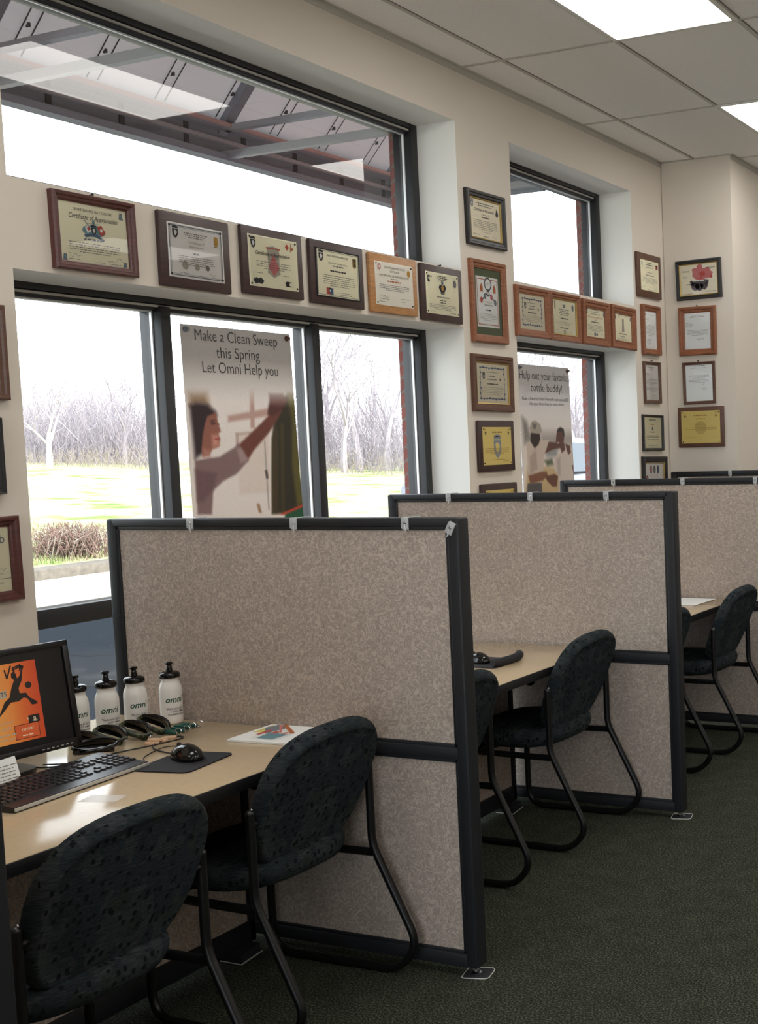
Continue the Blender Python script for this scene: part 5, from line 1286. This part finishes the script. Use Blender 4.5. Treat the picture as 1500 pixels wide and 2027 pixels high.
glasses('darkest camouflage sunglasses, farthest from the monitor',   .392, 2.786, -.05, .23, 'camo_plastic', G, .92)
glasses('green camouflage sunglasses, next to the darkest pair in the row', .395, 2.715, -.05, .20, 'camo_plastic', G, .9)
glasses('green camouflage sunglasses in front of the bottle second from the monitor', .368, 2.645, -.02, .18, 'camo_plastic', G, .9)
glasses('camouflage sunglasses tucked beside the monitor corner', .350, 2.572, .0, .16, 'camo_plastic', G, .85)
glasses('all black sunglasses lying just above the keyboard', .445, 2.520, .55, -.04, 'gloss_black', None, .9)

# ------------------------------------------------------------------ key fobs, tokens, papers
fob0 = None
def fob(x, y, rz, label):
    global fob0
    M = T(x, y, DZ+.0006, rz)
    if fob0: return dup(fob0, M, label, 'green key fobs')
    t = thing('key_fob', label, 'key fob', M, 'green key fobs'); fob0 = t
    b = MB().tube([(-.030, 0, .008), (-.028, 0, .008), (.024, 0, .008), (.028, 0, .008)], [.004, .008, .0078, .0045], 'green_plastic', 12); b.box(-.036, -.024, -.003, .003, .003, .012, 'green_plastic', .001); b.build('barrel', t)
    b = MB().tube([(.039+.011*math.cos(a*PI/10), .002*math.sin(a*PI/5), .004+.0095+.0095*math.sin(a*PI/10)) for a in range(20)], .0011, 'chrome', 6, closed=True); b.tube([(.026, 0, .007), (.032, .001, .005)], .002, 'chrome', 6); b.build('split_ring', t)
    return t
for i, (x, y) in enumerate(((.462, 2.772), (.462, 2.803), (.450, 2.838), (.452, 2.864))):
    fob(x, y, -.03+.05*i, ('green key fob nearest the pale tokens', 'green key fob, second of the row by the lone bottle', 'green key fob, third of the row by the lone bottle', 'green key fob at the divider end of the row')[i])
fob(.60, 4.02, 1.1, 'green key fob on the second desk, just past the nearest divider')
TL = ('pale peach token at the front of the small pile', 'pale peach token in the middle of the small pile', 'pale peach token leaning on top of the small pile', 'pale peach token nearest the green key fobs')
for i, (x, y, z, rz, rx) in enumerate(((.505, 2.664, 0, .3, 0), (.503, 2.698, 0, .5, 0), (.500, 2.681, .0056, .2, .0), (.500, 2.733, 0, .9, 0))):
    b = MB().prism(rrect(.044, .026, .0125, 6), 0, .0052, 'peach_plastic')
    b.tube([(-.018+.003*math.cos(k*PI/5), .003*math.sin(k*PI/5), .0054) for k in range(10)], .0008, 'peach_plastic', 4, closed=True)
    o = b.build('flat_token'); o.matrix_world = T(x, y, DZ+.0006+z, rz) @ Matrix.Rotation(rx, 4, 'X'); tag(o, TL[i], 'token', 'pale peach tokens')
# booklet on the nearest desk
M = T(.822, 2.866, DZ+.0006, .05)
t = thing('booklet', 'white booklet with a watercolour street print, lying by the nearest divider', 'booklet', M)
b = MB()
for k in range(4): b.box(-.118-.001*k, .118-.0007*k, -.105+.0006*k, .100-.0012*k, .0014*k, .0014*k+.0011, 'white_paper')
b.build('pages', t)
s = Sheet(.0056); Lk = 1.5
s.poly([(-.060, -.075), (.03, -.08), (.045, -.02), (.0, .05), (-.06, .06), (-.085, .0)], 'white_ink', 1)
for pts, mt in (([(-.104, -.01), (-.104, .085), (-.05, .082), (-.045, .0)], 'yellow_ink'), ([(-.05, -.02), (-.105, .05), (-.09, .092), (-.03, .07)], 'slate_ink'), ([(.02, -.075), (-.04, -.07), (-.045, .0), (.03, -.012)], 'teal_ink'), ([(-.075, -.03), (-.06, -.035), (-.055, .02), (-.07, .03)], 'red_ink'), ([(-.02, .01), (-.005, .0), (-.07, .09), (-.085, .09)], 'rose_ink'), ([(.028, .0), (.036, .012), (-.06, .098), (-.072, .092)], 'orange_ink'), ([(-.04, -.01), (-.02, -.015), (-.015, .01), (-.035, .015)], 'red_ink'), ([(.0, -.01), (.015, -.012), (.02, .01), (.005, .012)], 'rose_ink')):
    Lk += .3; s.poly(pts, mt, Lk)
s.v = [(a, b, c) for a, b, c in s.v]
s.build('cover_print', t)
# papers on the third desk
M = T(.84, 5.93, DZ+.0006, -.06); t = thing('paper_sheet', 'white sheets of paper on the third desk against the third divider', 'papers', M)
b = MB(); b.box(-.10, .10, -.13, .13, 0, .001, 'white_paper'); b.v = [(x+.001*i/8, y, z) for i, (x, y, z) in enumerate(b.v)]; b.build('sheet', t); MB().box(-.095, .107, -.125, .135, .0012, .0022, 'white_paper').build('sheet', t)
M = T(.60, 5.88, DZ+.0006, .25); t = thing('brochure', 'brochure with yellow and blue print on the third desk, left of the white sheets', 'brochure', M)
MB().box(-.10, .10, -.12, .12, 0, .002, 'white_paper').build('pages', t); s = Sheet(.0022); s.poly([(-.08, -.1), (.06, -.08), (.05, .0), (-.08, .02)], 'yellow_ink'); s.poly([(-.02, .02), (.07, .0), (.06, .1), (-.05, .1)], 'teal_ink'); s.build('cover_print', t)
# note card on a black easel, with a silver clip tray in front of the monitor
M = T(.505, 2.200, DZ+.0006, .02); t = thing('note_card', 'curling white note card with small print, in front of the monitor', 'card', M)
n = 10; vs = []
for i in range(n+1):
    y = -.10+.13*i/n; bnd = .010*math.sin(PI*i/n)
    vs += [(.0+bnd, y, .008+(.012*(i/n)**3)), (-.022+bnd*.6, y+.004, .072)]
MB().add(vs, [(2*i, 2*i+2, 2*i+3, 2*i+1) for i in range(n)], 'white_paper', True).build('card', t)
s = Sheet(0)
for k in range(5): s.words(-.028, .056-.0085*k, .10-.02*(k % 2), .0022, 'grey_ink', 1, k)
s.v = [(.0105-.022*(v-.008)/.064+.0022, u, v) for u, v, z in s.v]; s.build('print', t)
MB().box(-.035, .014, -.10, .02, 0, .008, 'gloss_black', .002).build('holder', t)
M = T(.500, 2.285, DZ+.0006, .02); t = thing('card_tray', 'small silver tray between the note card and the keyboard', 'tray', M)
MB().box(-.03, .03, -.05, .05, 0, .006, 'silver_plastic', .002).build('tray', t); MB().box(-.022, .02, -.044, .044, .006, .0075, 'chrome', .0006).build('plate', t)
# clear tape patch on the desk
o = MB().box(-.05, .05, -.03, .03, 0, .0004, 'tape_film').build('tape_strip'); o.matrix_world = T(.85, 2.19, DZ+.0004, .3); tag(o, 'clear tape strip stuck on the nearest desk in front of the keyboard', 'tape')
